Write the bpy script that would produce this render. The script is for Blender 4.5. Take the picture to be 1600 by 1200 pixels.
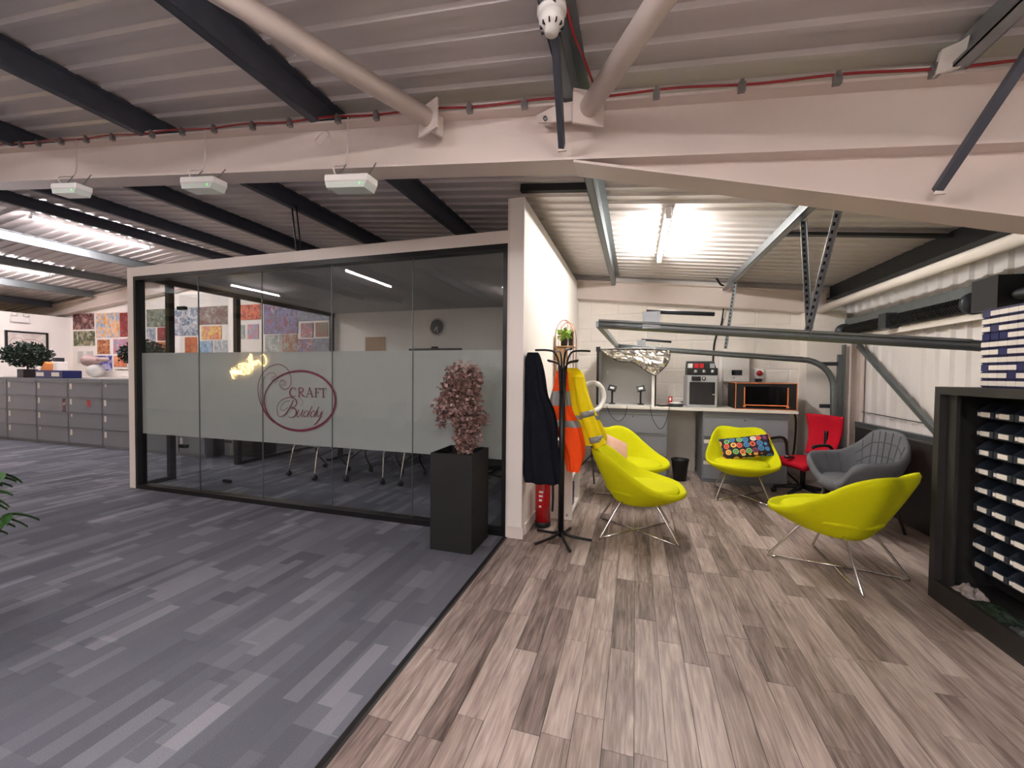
import bpy, math, random
from math import sin, cos, pi, radians, sqrt, floor as ifloor
from mathutils import Vector, Matrix, noise as mnoise
random.seed(7)
S = bpy.context.scene
for o in list(bpy.data.objects): bpy.data.objects.remove(o)
COL = S.collection
# ------------------------------------------------------------------ camera
FPX, YAW, PITCH, ROLL, EYE = 634.0, radians(16.89), radians(-1.408), radians(.518), 1.47
fv = Vector((-sin(YAW)*cos(PITCH), cos(YAW)*cos(PITCH), sin(PITCH)))
rv = Vector((cos(YAW), sin(YAW), 0)); uv = rv.cross(fv)
rv, uv = cos(ROLL)*rv+sin(ROLL)*uv, -sin(ROLL)*rv+cos(ROLL)*uv
CAMP = Vector((0, 0, EYE))
cam = bpy.data.cameras.new('camera'); camo = bpy.data.objects.new('camera', cam); COL.objects.link(camo)
cam.sensor_width = 36; cam.lens = FPX/1600*36; cam.clip_start = .02
m = Matrix((rv, uv, -fv)).transposed().to_4x4(); m.translation = CAMP
camo.matrix_world = m; S.camera = camo
# ------------------------------------------------------------------ light and exposure
w = bpy.data.worlds.new('world'); S.world = w; w.use_nodes = True
w.node_tree.nodes['Background'].inputs[0].default_value = (1, .93, .9, 1)
w.node_tree.nodes['Background'].inputs[1].default_value = .0
S.view_settings.view_transform = 'Standard'; S.view_settings.look = 'None'
S.view_settings.gamma = 1; S.view_settings.use_curve_mapping = False
S.view_settings.exposure = 2.15
TUBE = 42.0          # radiance of the fluorescent tubes (built with the battens below)

def ray(x, y): return fv*FPX+rv*(x-800)+uv*(600-y)
def AZ(x, y, z=0.0): d = ray(x, y); return CAMP+d*((z-EYE)/d.z)
def AY(x, y, Y): d = ray(x, y); return CAMP+d*(Y/d.y)
def AX(x, y, X): d = ray(x, y); return CAMP+d*(X/d.x)
# ------------------------------------------------------------------ materials
M = {}
def srgb(r, g, b):
    f = lambda c: (c/255/12.92) if c/255 <= .04045 else ((c/255+.055)/1.055)**2.4
    return (f(r), f(g), f(b), 1)
def mat(name, col, rough=.5, metal=0.0, var=.06, scale=12.0, bump=0.0, bscale=80.0, emit=0.0, spec=.5, coat=0):
    m = bpy.data.materials.new(name); m.use_nodes = True; nt = m.node_tree; N = nt.nodes; L = nt.links
    p = N['Principled BSDF']; p.inputs['Roughness'].default_value = rough; p.inputs['Metallic'].default_value = metal
    p.inputs['Specular IOR Level'].default_value = spec; p.inputs['Coat Weight'].default_value = coat
    tc = N.new('ShaderNodeTexCoord'); nz = N.new('ShaderNodeTexNoise'); nz.inputs['Scale'].default_value = scale
    nz.inputs['Detail'].default_value = 3; L.new(tc.outputs['Object'], nz.inputs['Vector'])
    mx = N.new('ShaderNodeMix'); mx.data_type = 'RGBA'
    mx.inputs[6].default_value = tuple(c*(1-var) for c in col[:3])+(1,)
    mx.inputs[7].default_value = tuple(min(1, c*(1+var)) for c in col[:3])+(1,)
    L.new(nz.outputs['Fac'], mx.inputs[0]); L.new(mx.outputs[2], p.inputs['Base Color'])
    if bump:
        n2 = N.new('ShaderNodeTexNoise'); n2.inputs['Scale'].default_value = bscale; n2.inputs['Detail'].default_value = 2
        L.new(tc.outputs['Object'], n2.inputs['Vector'])
        b = N.new('ShaderNodeBump'); b.inputs['Strength'].default_value = bump; b.inputs['Distance'].default_value = .01
        L.new(n2.outputs['Fac'], b.inputs['Height']); L.new(b.outputs['Normal'], p.inputs['Normal'])
    if emit:
        p.inputs['Emission Color'].default_value = col; p.inputs['Emission Strength'].default_value = emit
    M[name] = m; return m
mat('white_paint', srgb(232, 222, 214), .55, var=.03, scale=3)
mat('white_wall', srgb(242, 236, 230), .6, var=.03, scale=2, bump=.05, bscale=40)
mat('block_paint', srgb(240, 233, 225), .6, var=.04, scale=6, bump=.25, bscale=30)
mat('beam_paint', srgb(222, 208, 200), .45, var=.04, scale=2.5, bump=.04, bscale=25)
mat('roof_sheet', srgb(210, 203, 200), .42, var=.08, scale=1.5)
mat('wall_sheet', srgb(222, 216, 214), .45, var=.05, scale=2)
mat('galv_dark', srgb(84, 88, 98), .5, .3, var=.18, scale=9)
mat('galv', srgb(150, 155, 158), .38, .75, var=.15, scale=14)
mat('galv_mid', srgb(120, 126, 128), .4, .7, var=.15, scale=14)
mat('dark_steel', srgb(62, 66, 70), .45, .5, var=.15, scale=10)
mat('black_metal', srgb(22, 22, 24), .38, .2, var=.1)
mat('black_plastic', srgb(20, 20, 22), .45, var=.1)
mat('black_matt', srgb(17, 17, 18), .75, var=.1, bump=.05)
mat('bin_plastic', srgb(44, 50, 60), .3, var=.1); mat('seam_grey', srgb(74, 75, 80), .8)
mat('cab_black', srgb(40, 38, 38), .5, var=.1, scale=5)
mat('grey_cab', srgb(122, 124, 131), .45, var=.03, scale=5)
mat('grey_drawer', srgb(132, 134, 141), .42, var=.03, scale=4)
mat('chrome', srgb(215, 212, 208), .12, 1.0, var=.02)
mat('white_plastic', srgb(232, 228, 224), .35, var=.02)
mat('clear_plastic', srgb(205, 210, 208), .15, var=.1)
mat('paper', srgb(236, 228, 218), .7, var=.03)
mat('red_cable', srgb(150, 25, 32), .4, var=.1)
mat('white_cable', srgb(220, 208, 202), .4, var=.05)
mat('clip_steel', srgb(140, 138, 136), .35, .6)
mat('lime', srgb(208, 208, 8), .85, var=.06, scale=30, bump=.25, bscale=400, spec=.2)
mat('red_fabric', srgb(178, 14, 36), .8, var=.1, scale=40, bump=.2, bscale=300, spec=.2)
mat('grey_velvet', srgb(98, 99, 104), .75, var=.2, scale=8, bump=.15, bscale=150, spec=.25)
mat('coat_cloth', srgb(22, 25, 34), .9, var=.15, scale=14, bump=.2, bscale=200, spec=.15)
mat('orange_cloth', srgb(255, 84, 22), .7, var=.06, bump=.1, bscale=100, spec=.2)
mat('yellow_cloth', srgb(250, 222, 16), .7, var=.08, bump=.1, bscale=100, spec=.2)
mat('reflective', srgb(150, 150, 148), .4, .3, var=.06)
mat('ext_red', srgb(190, 18, 26), .25, var=.05, coat=.4)
mat('pink_knit', srgb(222, 178, 160), .9, var=.2, scale=60, bump=.5, bscale=120, spec=.1)
mat('leaf_green', srgb(48, 84, 36), .5, var=.35, scale=20)
mat('leaf_bright', srgb(120, 160, 50), .5, var=.3, scale=20)
mat('leaf_dark', srgb(24, 42, 28), .6, var=.3, scale=30)
mat('leaf_pink', srgb(132, 100, 96), .6, var=.5, scale=22); mat('leaf_mauve', srgb(168, 140, 134), .55, var=.3, scale=22)
mat('stem', srgb(96, 74, 56), .7, var=.2)
mat('soil', srgb(38, 28, 22), .95, var=.3, scale=50)
mat('wood', srgb(178, 140, 100), .55, var=.15, scale=8)
mat('dark_wood', srgb(42, 28, 22), .45, var=.2)
mat('copper', srgb(196, 130, 100), .25, .9)
mat('silver_foil', srgb(220, 216, 208), .22, .95, var=.05)
mat('grey_fabric', srgb(205, 203, 200), .85, var=.04)
mat('grey_metal', srgb(176, 178, 180), .35, .4, var=.04)
mat('dark_glass', srgb(10, 10, 12), .06, var=.02, spec=.6)
mat('orange_edge', srgb(232, 130, 74), .4, var=.05)
mat('maroon', srgb(98, 22, 52), .5, var=.05)
mat('film_grey', srgb(150, 140, 138), .5, var=.1)
mat('blue_plastic', srgb(26, 30, 88), .35, var=.1)
mat('navy', srgb(24, 26, 66), .4, var=.1)
mat('beige', srgb(200, 186, 150), .5)
mat('lens_clear', srgb(214, 222, 214), .12, var=.03)
mat('green_led', srgb(40, 255, 90), .4, emit=.7)
mat('tube_light', (1, .965, .92, 1), .4, var=.0, emit=TUBE*1.2)
mat('tube_left', (1, .91, .935, 1), .4, var=.0, emit=TUBE*1.4)
mat('tube_pink', (1, .925, .945, 1), .4, var=.0, emit=TUBE)
mat('neon', (1, .66, .2, 1), .4, var=.0, emit=24)
mat('orange_item', srgb(236, 150, 84), .6)
mat('desk_white', srgb(226, 220, 212), .4, var=.02)
mat('skin_stone', srgb(176, 150, 146), .6, var=.2, scale=25)
mat('trim_black', srgb(26, 24, 24), .5, var=.1)
mat('ceiling_board', srgb(176, 174, 172), .75, var=.03)

def nodes(name):
    m = bpy.data.materials.new(name); m.use_nodes = True; M[name] = m
    return m.node_tree, m.node_tree.nodes, m.node_tree.links, m.node_tree.nodes['Principled BSDF']
def math_node(N, L, op, a, b=None):
    n = N.new('ShaderNodeMath'); n.operation = op
    for i, v in enumerate((a, b)):
        if v is None: continue
        if isinstance(v, (int, float)): n.inputs[i].default_value = v
        else: L.new(v, n.inputs[i])
    return n.outputs[0]
def ramp(N, L, fac, stops):
    r = N.new('ShaderNodeValToRGB'); e = r.color_ramp.elements
    while len(e) < len(stops): e.new(.5)
    for k, (p, c) in enumerate(stops): e[k].position = p; e[k].color = c
    L.new(fac, r.inputs[0]); return r.outputs[0]
# wood-effect planks: tone by object, grain along Y
nt, N, L, P = nodes('plank')
oi = N.new('ShaderNodeObjectInfo'); tc = N.new('ShaderNodeTexCoord')
off = N.new('ShaderNodeVectorMath'); off.operation = 'SCALE'; L.new(oi.outputs['Random'], off.inputs['Scale']); off.inputs[0].default_value = (37, 91, 13)
ad = N.new('ShaderNodeVectorMath'); ad.operation = 'ADD'; L.new(tc.outputs['Object'], ad.inputs[0]); L.new(off.outputs[0], ad.inputs[1])
mp = N.new('ShaderNodeMapping'); mp.inputs['Scale'].default_value = (70, 4.5, 8); L.new(ad.outputs[0], mp.inputs[0])
g1 = N.new('ShaderNodeTexNoise'); g1.inputs['Scale'].default_value = 1; g1.inputs['Detail'].default_value = 5; g1.inputs['Distortion'].default_value = .8; L.new(mp.outputs[0], g1.inputs['Vector'])
mp2 = N.new('ShaderNodeMapping'); mp2.inputs['Scale'].default_value = (11, 1.6, 4); L.new(ad.outputs[0], mp2.inputs[0])
g2 = N.new('ShaderNodeTexNoise'); g2.inputs['Scale'].default_value = 1; g2.inputs['Detail'].default_value = 3; g2.inputs['Distortion'].default_value = 1.5; L.new(mp2.outputs[0], g2.inputs['Vector'])
f = math_node(N, L, 'ADD', math_node(N, L, 'MULTIPLY', g1.outputs[0], .55), math_node(N, L, 'MULTIPLY', g2.outputs[0], .5))
f = math_node(N, L, 'ADD', f, math_node(N, L, 'MULTIPLY', math_node(N, L, 'SUBTRACT', oi.outputs['Random'], .5), .26))
L.new(ramp(N, L, f, [(.27, srgb(80, 68, 63)), (.42, srgb(128, 112, 105)), (.58, srgb(166, 149, 141)), (.78, srgb(200, 186, 178))]), P.inputs['Base Color'])
P.inputs['Roughness'].default_value = .42
# carpet: blocks of several tones, long side along Y
nt, N, L, P = nodes('carpet')
tc = N.new('ShaderNodeTexCoord'); sp = N.new('ShaderNodeSeparateXYZ'); L.new(tc.outputs['Object'], sp.inputs[0])
def cell(wid, ln, seed):
    row = math_node(N, L, 'FLOOR', math_node(N, L, 'DIVIDE', math_node(N, L, 'ADD', sp.outputs[0], seed), wid))
    w1 = N.new('ShaderNodeTexWhiteNoise'); w1.noise_dimensions = '1D'; L.new(row, w1.inputs['W'])
    c = math_node(N, L, 'FLOOR', math_node(N, L, 'ADD', math_node(N, L, 'DIVIDE', sp.outputs[1], ln), math_node(N, L, 'MULTIPLY', w1.outputs[0], 7.3)))
    cb = N.new('ShaderNodeCombineXYZ'); L.new(row, cb.inputs[0]); L.new(c, cb.inputs[1]); cb.inputs[2].default_value = seed
    w2 = N.new('ShaderNodeTexWhiteNoise'); w2.noise_dimensions = '3D'; L.new(cb.outputs[0], w2.inputs['Vector']); return w2.outputs[0]
a, b, c = cell(.25, .75, 3.1), cell(.085, .42, 11.7), cell(.125, .22, 23.3)
c2 = math_node(N, L, 'MULTIPLY', math_node(N, L, 'GREATER_THAN', c, .9), .2)
b2 = math_node(N, L, 'MULTIPLY', math_node(N, L, 'POWER', b, 3.0), .4)
big = N.new('ShaderNodeTexNoise'); big.inputs['Scale'].default_value = .9; L.new(tc.outputs['Object'], big.inputs['Vector'])
fz = N.new('ShaderNodeTexNoise'); fz.inputs['Scale'].default_value = 170; fz.inputs['Detail'].default_value = 2; L.new(tc.outputs['Object'], fz.inputs['Vector'])
s = math_node(N, L, 'ADD', math_node(N, L, 'ADD', math_node(N, L, 'MULTIPLY', a, .34), b2), math_node(N, L, 'ADD', c2, math_node(N, L, 'MULTIPLY', fz.outputs[0], .3)))
L.new(ramp(N, L, s, [(.1, srgb(84, 86, 95)), (.5, srgb(108, 109, 118)), (1.0, srgb(146, 146, 154))]), P.inputs['Base Color'])
P.inputs['Roughness'].default_value = .95; P.inputs['Specular IOR Level'].default_value = .15
bm_ = N.new('ShaderNodeBump'); bm_.inputs['Strength'].default_value = .5; bm_.inputs['Distance'].default_value = .006; L.new(fz.outputs[0], bm_.inputs['Height']); L.new(bm_.outputs[0], P.inputs['Normal'])
# clear glass: see-through with fresnel reflection
def glass(name, tint, ior=1.5):
    nt, N, L, P = nodes(name); N.remove(P); out = N['Material Output']
    t = N.new('ShaderNodeBsdfTransparent'); t.inputs[0].default_value = tint
    g = N.new('ShaderNodeBsdfGlossy'); g.inputs['Roughness'].default_value = .0
    ge = N.new('ShaderNodeNewGeometry'); dt = N.new('ShaderNodeVectorMath'); dt.operation = 'DOT_PRODUCT'
    L.new(ge.outputs['Incoming'], dt.inputs[0]); L.new(ge.outputs['Normal'], dt.inputs[1])
    c1 = math_node(N, L, 'SUBTRACT', 1.0, math_node(N, L, 'ABSOLUTE', dt.outputs['Value'])); f0 = ((ior-1)/(ior+1))**2
    fr = math_node(N, L, 'ADD', math_node(N, L, 'MULTIPLY', math_node(N, L, 'POWER', c1, 5.0), 1-f0), f0)
    mx = N.new('ShaderNodeMixShader'); L.new(fr, mx.inputs[0]); L.new(t.outputs[0], mx.inputs[1]); L.new(g.outputs[0], mx.inputs[2]); L.new(mx.outputs[0], out.inputs[0])
glass('glass', (.955, .97, .965, 1), 1.5)
# frosted film
nt, N, L, P = nodes('frost'); N.remove(P)
t = N.new('ShaderNodeBsdfTransparent'); t.inputs[0].default_value = (.8, .84, .82, 1)
d = N.new('ShaderNodeBsdfDiffuse'); d.inputs[0].default_value = srgb(226, 228, 226)
tr = N.new('ShaderNodeBsdfTranslucent'); tr.inputs[0].default_value = srgb(228, 230, 228)
m1 = N.new('ShaderNodeMixShader'); m1.inputs[0].default_value = .5; L.new(d.outputs[0], m1.inputs[1]); L.new(tr.outputs[0], m1.inputs[2])
m2 = N.new('ShaderNodeMixShader'); m2.inputs[0].default_value = .74; L.new(t.outputs[0], m2.inputs[1]); L.new(m1.outputs[0], m2.inputs[2]); L.new(m2.outputs[0], N['Material Output'].inputs[0])
# painted-looking generic artwork: blobs of a given palette
def art(name, cols, scale=5.0, rough=.5):
    scale *= 1.7
    nt, N, L, P = nodes(name); tc = N.new('ShaderNodeTexCoord')
    v = N.new('ShaderNodeTexVoronoi'); v.inputs['Scale'].default_value = scale
    nz = N.new('ShaderNodeTexNoise'); nz.inputs['Scale'].default_value = scale*.8; nz.inputs['Detail'].default_value = 4
    oi = N.new('ShaderNodeObjectInfo'); ad = N.new('ShaderNodeVectorMath'); ad.operation = 'ADD'
    L.new(tc.outputs['Object'], ad.inputs[0]); L.new(oi.outputs['Location'], ad.inputs[1])
    L.new(ad.outputs[0], nz.inputs['Vector']); mx = N.new('ShaderNodeVectorMath'); mx.operation = 'ADD'
    L.new(ad.outputs[0], mx.inputs[0]); sc = N.new('ShaderNodeVectorMath'); sc.operation = 'SCALE'; sc.inputs['Scale'].default_value = .25
    L.new(nz.outputs['Color'], sc.inputs[0]); L.new(sc.outputs[0], mx.inputs[1]); L.new(mx.outputs[0], v.inputs['Vector'])
    sr = N.new('ShaderNodeSeparateColor'); L.new(v.outputs['Color'], sr.inputs[0])
    f = math_node(N, L, 'ADD', math_node(N, L, 'MULTIPLY', sr.outputs[0], .55), math_node(N, L, 'MULTIPLY', nz.outputs[0], .5))
    k = len(cols); L.new(ramp(N, L, f, [(.1+.8*i/(k-1), srgb(*c)) for i, c in enumerate(cols)]), P.inputs['Base Color'])
    P.inputs['Roughness'].default_value = rough
# floral cushion: dark ground with round many-coloured flowers
nt, N, L, P = nodes('floral'); tc = N.new('ShaderNodeTexCoord')
v = N.new('ShaderNodeTexVoronoi'); v.inputs['Scale'].default_value = 14; v.inputs['Randomness'].default_value = .35; L.new(tc.outputs['Object'], v.inputs['Vector'])
se = N.new('ShaderNodeSeparateColor'); L.new(v.outputs['Color'], se.inputs[0])
fc = N.new('ShaderNodeValToRGB'); fc.color_ramp.interpolation = 'CONSTANT'
for k_, (p_, c_) in enumerate(((0, (222, 96, 70)), (.18, (70, 130, 180)), (.34, (236, 178, 90)), (.5, (128, 60, 96)), (.62, (120, 180, 110)), (.76, (240, 140, 90)), (.9, (235, 225, 205)))):
    e_ = fc.color_ramp.elements[k_] if k_ < 2 else fc.color_ramp.elements.new(p_); e_.position = p_; e_.color = srgb(*c_)
L.new(se.outputs[0], fc.inputs[0])
ring = ramp(N, L, v.outputs['Distance'], [(.0, (1, 1, 1, 1)), (.16, (1, 1, 1, 1)), (.18, (0, 0, 0, 1)), (.24, (0, 0, 0, 1)), (.26, (1, 1, 1, 1)), (.46, (1, 1, 1, 1)), (.48, (0, 0, 0, 1))])
mx = N.new('ShaderNodeMix'); mx.data_type = 'RGBA'; L.new(ring, mx.inputs[0]); mx.inputs[6].default_value = srgb(36, 26, 44); L.new(fc.outputs[0], mx.inputs[7]); L.new(mx.outputs[2], P.inputs['Base Color']); P.inputs['Roughness'].default_value = .85

# ------------------------------------------------------------------ geometry helpers
class MB:
    def __init__(s): s.v = []; s.f = []; s.smooth = []
    def add(s, vs, fs, sm=False):
        o = len(s.v); s.v += [tuple(x) for x in vs]; s.f += [tuple(i+o for i in q) for q in fs]; s.smooth += [sm]*len(fs); return s
    def box(s, lo, hi, M4=None, bev=0.0):
        x0, y0, z0 = lo; x1, y1, z1 = hi; b = bev
        if b <= 0:
            vs = [Vector(p) for p in ((x0,y0,z0),(x1,y0,z0),(x1,y1,z0),(x0,y1,z0),(x0,y0,z1),(x1,y0,z1),(x1,y1,z1),(x0,y1,z1))]
            fs = [(0,3,2,1),(4,5,6,7),(0,1,5,4),(1,2,6,5),(2,3,7,6),(3,0,4,7)]
        else:   # chamfered box, 24 corners
            vs = []; idx = {}
            for ix, X in enumerate((x0, x1)):
                for iy, Yy in enumerate((y0, y1)):
                    for iz, Zz in enumerate((z0, z1)):
                        sx, sy, sz = (1-2*ix)*b, (1-2*iy)*b, (1-2*iz)*b
                        for ax, p in enumerate(((X, Yy+sy, Zz+sz), (X+sx, Yy, Zz+sz), (X+sx, Yy+sy, Zz))):
                            idx[ix, iy, iz, ax] = len(vs); vs.append(Vector(p))
            fs = []
            for i in (0, 1):
                fs.append([idx[i,a,b2,0] for a, b2 in ((0,0),(1,0),(1,1),(0,1))]); fs.append([idx[a,i,b2,1] for a, b2 in ((0,0),(1,0),(1,1),(0,1))]); fs.append([idx[a,b2,i,2] for a, b2 in ((0,0),(1,0),(1,1),(0,1))])
            for a in (0, 1):
                for c in (0, 1):
                    fs.append([idx[0,a,c,1], idx[1,a,c,1], idx[1,a,c,2], idx[0,a,c,2]])
                    fs.append([idx[a,0,c,0], idx[a,1,c,0], idx[a,1,c,2], idx[a,0,c,2]])
                    fs.append([idx[a,c,0,0], idx[a,c,1,0], idx[a,c,1,1], idx[a,c,0,1]])
                    for e in (0, 1): fs.append([idx[a,c,e,0], idx[a,c,e,1], idx[a,c,e,2]])
            ctr = Vector(((x0+x1)/2, (y0+y1)/2, (z0+z1)/2)); out = []
            for q in fs:
                p = [vs[i] for i in q]; n = (p[1]-p[0]).cross(p[2]-p[0]); mid = sum(p, Vector())/len(p)
                out.append(tuple(q) if n.dot(mid-ctr) > 0 else tuple(reversed(q)))
            fs = out
        if M4 is not None: vs = [M4 @ p for p in vs]
        return s.add(vs, fs)
    def tube(s, path, r, n=8, cap=True, closed=False, flat=1.0):
        P = [Vector(p) for p in path]; k = len(P); rs = r if isinstance(r, (list, tuple)) else [r]*k
        vs = []; ref = None
        for i, p in enumerate(P):
            if closed: t = P[(i+1) % k]-P[i-1]
            else: t = (P[min(i+1, k-1)]-P[max(i-1, 0)])
            t = t.normalized() if t.length > 1e-9 else Vector((0, 0, 1))
            if ref is None: ref = Vector((0, 0, 1)) if abs(t.z) < .9 else Vector((1, 0, 0))
            a = t.cross(ref).normalized(); b = a.cross(t).normalized(); ref = b
            for j in range(n): th = 2*pi*j/n; vs.append(p+a*(rs[i]*cos(th))+b*(rs[i]*flat*sin(th)))
        fs = []
        for i in range(k if closed else k-1):
            for j in range(n):
                i2 = (i+1) % k; fs.append((i*n+j, i*n+(j+1) % n, i2*n+(j+1) % n, i2*n+j))
        if cap and not closed: fs += [tuple(reversed(range(n))), tuple(range((k-1)*n, k*n))]
        return s.add(vs, [tuple(reversed(q)) for q in fs], n > 5)
    def bar(s, p0, p1, w, h, up=(0, 0, 1)):     # rectangular bar from p0 to p1
        p0, p1 = Vector(p0), Vector(p1); t = (p1-p0).normalized(); u = Vector(up)
        a = t.cross(u).normalized(); b = a.cross(t); vs = []
        for p in (p0, p1):
            for sx, sz in ((-1,-1),(1,-1),(1,1),(-1,1)): vs.append(p+a*(sx*w/2)+b*(sz*h/2))
        return s.add(vs, [(0,1,2,3),(7,6,5,4),(0,4,5,1),(1,5,6,2),(2,6,7,3),(3,7,4,0)])
    def lathe(s, prof, n=20, c=(0, 0, 0), M4=None, sx=1, sy=1):
        vs = []; c = Vector(c)
        for r, z in prof:
            for j in range(n): th = 2*pi*j/n; p = Vector((r*cos(th)*sx, r*sin(th)*sy, z)); vs.append((M4 @ p if M4 else p)+c)
        k = len(prof); fs = [(i*n+j, i*n+(j+1) % n, (i+1)*n+(j+1) % n, (i+1)*n+j) for i in range(k-1) for j in range(n)]
        fs += [tuple(reversed(range(n))), tuple(range((k-1)*n, k*n))]
        return s.add(vs, fs, True)
    def grid(s, fn, nu, nv, closed=False, sm=True):
        vs = [fn(i/(nu if closed else nu-1), j/(nv-1)) for j in range(nv) for i in range(nu)]
        fs = [(j*nu+i, j*nu+(i+1) % nu, (j+1)*nu+(i+1) % nu, (j+1)*nu+i) for j in range(nv-1) for i in range(nu if closed else nu-1)]
        return s.add(vs, fs, sm)
    def prism(s, poly, a, b, ax='y'):       # polygon in the plane across ax, from a to b
        f = {'y': lambda p, q: (p[0], q, p[1]), 'x': lambda p, q: (q, p[0], p[1]), 'z': lambda p, q: (p[0], p[1], q)}[ax]; n = len(poly)
        vs = [f(p, a) for p in poly]+[f(p, b) for p in poly]
        return s.add(vs, [tuple(range(n)), tuple(reversed(range(n, 2*n)))]+[(i, n+i, n+(i+1) % n, (i+1) % n) for i in range(n)])
    def mesh(s, name, material=None):
        me = bpy.data.meshes.new(name); me.from_pydata(s.v, [], s.f); me.polygons.foreach_set('use_smooth', s.smooth)
        if material: me.materials.append(M[material])
        import bmesh
        b = bmesh.new(); b.from_mesh(me); bmesh.ops.recalc_face_normals(b, faces=b.faces); b.to_mesh(me); b.free(); me.update(); return me
    def build(s, name, material, parent=None, loc=None, rotz=0):
        o = bpy.data.objects.new(name, s.mesh(name, material)); COL.objects.link(o)
        if parent is not None: o.parent = parent
        if loc is not None: o.location = loc
        if rotz: o.rotation_euler.z = rotz
        return o
def tag(o, label=None, cat=None, group=None, kind=None):
    if label: o['label'] = label
    if cat: o['category'] = cat
    if group: o['group'] = group
    if kind: o['kind'] = kind
    return o
def thing(name, label, cat, loc=(0, 0, 0), rz=0, group=None):
    o = bpy.data.objects.new(name, None); COL.objects.link(o); o.empty_display_size = .1
    o.location = loc; o.rotation_euler.z = rz; return tag(o, label, cat, group)
def struct(name, mb, material, parent=None):
    o = mb.build(name, material, parent)
    if parent is None: o['kind'] = 'structure'
    return o
def sempty(name):
    o = bpy.data.objects.new(name, None); COL.objects.link(o); o['kind'] = 'structure'; return o
def copy_tree(o, parent=None):
    c = o.copy(); COL.objects.link(c); c.parent = parent
    for ch in list(o.children): copy_tree(ch, c)
    return c
def spline(pts, n=8, closed=False):
    P = [Vector(p) for p in pts]; k = len(P); out = []
    for i in range(k if closed else k-1):
        g = lambda j: P[j % k] if closed else P[min(max(j, 0), k-1)]
        a, b, c, d = g(i-1), g(i), g(i+1), g(i+2)
        for j in range(n):
            t = j/n; out.append(.5*((2*b)+(c-a)*t+(2*a-5*b+4*c-d)*t*t+(3*b-a-3*c+d)*t**3))
    if not closed: out.append(P[-1])
    return out
def RZ(a): return Matrix.Rotation(a, 4, 'Z')
# ------------------------------------------------------------------ the setting
XR, XRIDGE, XL, YB, YF = 2.9, -8.6, -20.0, 7.0, -4.0
SL = .105
def zroof(x): return 3.067-SL*x if x >= XRIDGE else 3.067-SL*XRIDGE+SL*(x-XRIDGE)
XC = -1.1     # carpet / plank boundary
fl = struct('floor', MB().box((XL, YF, -.1), (XC, YB, 0)), 'carpet')
tag(fl, 'blue-grey carpet with a pattern of long staggered blocks', None)
fw = struct('floor_wood', MB().box((XC, YF, -.1), (XR+.1, YB, -.003)), 'trim_black')
tag(fw, 'pinkish grey-brown wood-effect plank floor', None)
struct('trim_1', MB().prism([(XC-.02, 0), (XC-.012, .006), (XC+.012, .006), (XC+.022, 0)], YF, 3.46), 'trim_black')
# planks, one object each
PW = .122; lens = (.46, .62, .78, .92); pm = {}
for l in lens:
    pm[l] = MB().box((-PW/2+.001, -l/2+.001, -.003), (PW/2-.001, l/2-.001, 0.0), bev=.001).mesh('plank', 'plank')
placed = []
k = 0; x = XC+.02+PW/2
while x < XR:
    y = 7.0-random.random()*.8; 
    y0 = 7.0
    first = True
    while y0 > YF:
        l = random.choice(lens)
        if first: y0 += random.random()*l*.0
        first = False
        if y0-l < YF-.6: break
        yc = y0-l/2
        placed.append((x, yc, l)); y0 -= l
        if random.random() < .0: pass
    x += PW
# stagger the rows
rest = MB(); cnt = 0
def vis(x, y):
    v = Vector((x, y, 0))-CAMP; d = v.dot(fv)
    if d < .2: return False
    px, py = 800+FPX*v.dot(rv)/d, 600-FPX*v.dot(uv)/d
    return -40 < px < 1640 and 0 < py < 1260
cand = [(p, (Vector((p[0], p[1], 0))-CAMP).length) for p in placed if vis(p[0], p[1]+p[2]/2) or vis(p[0], p[1])]
cand.sort(key=lambda q: q[1]); near = set(q[0] for q in cand[:300])
for p in placed:
    if p in near:
        o = bpy.data.objects.new('plank', pm[p[2]]); COL.objects.link(o); o.parent = fw; o.location = (p[0], p[1], 0)
    else: rest.box((p[0]-PW/2+.0006, p[1]-p[2]/2+.0006, -.003), (p[0]+PW/2-.0006, p[1]+p[2]/2-.0006, 0))
if rest.v: tag(rest.build('plank_field', 'plank', fw), kind='stuff')
# roof: ribbed liner sheets on both slopes
def roof_sheet(xa, xb, name):
    prof = []; y = YF; pitch = .17
    while y < YB: prof += [(y, 0), (y+.108, 0), (y+.120, -.022), (y+.156, -.022), (y+.168, 0)]; y += pitch
    prof = [(min(a, YB), b) for a, b in prof]; mb = MB(); n = len(prof)
    mb.add([(xa, a, zroof(xa)+b) for a, b in prof]+[(xb, a, zroof(xb)+b) for a, b in prof]+[(xa, YF, zroof(xa)+.06), (xb, YF, zroof(xb)+.06), (xa, YB, zroof(xa)+.06), (xb, YB, zroof(xb)+.06)],
           [(i, i+1, n+i+1, n+i) for i in range(n-1)]+[(2*n, 2*n+1, 2*n+3, 2*n+2)])
    return struct(name, mb, 'roof_sheet')
tag(roof_sheet(XRIDGE, XR+.15, 'ceiling'), 'pale ribbed roof sheeting sloping down to the eaves'); tag(roof_sheet(XL, XRIDGE, 'ceiling_far'), 'pale ribbed roof sheeting beyond the ridge')
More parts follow.
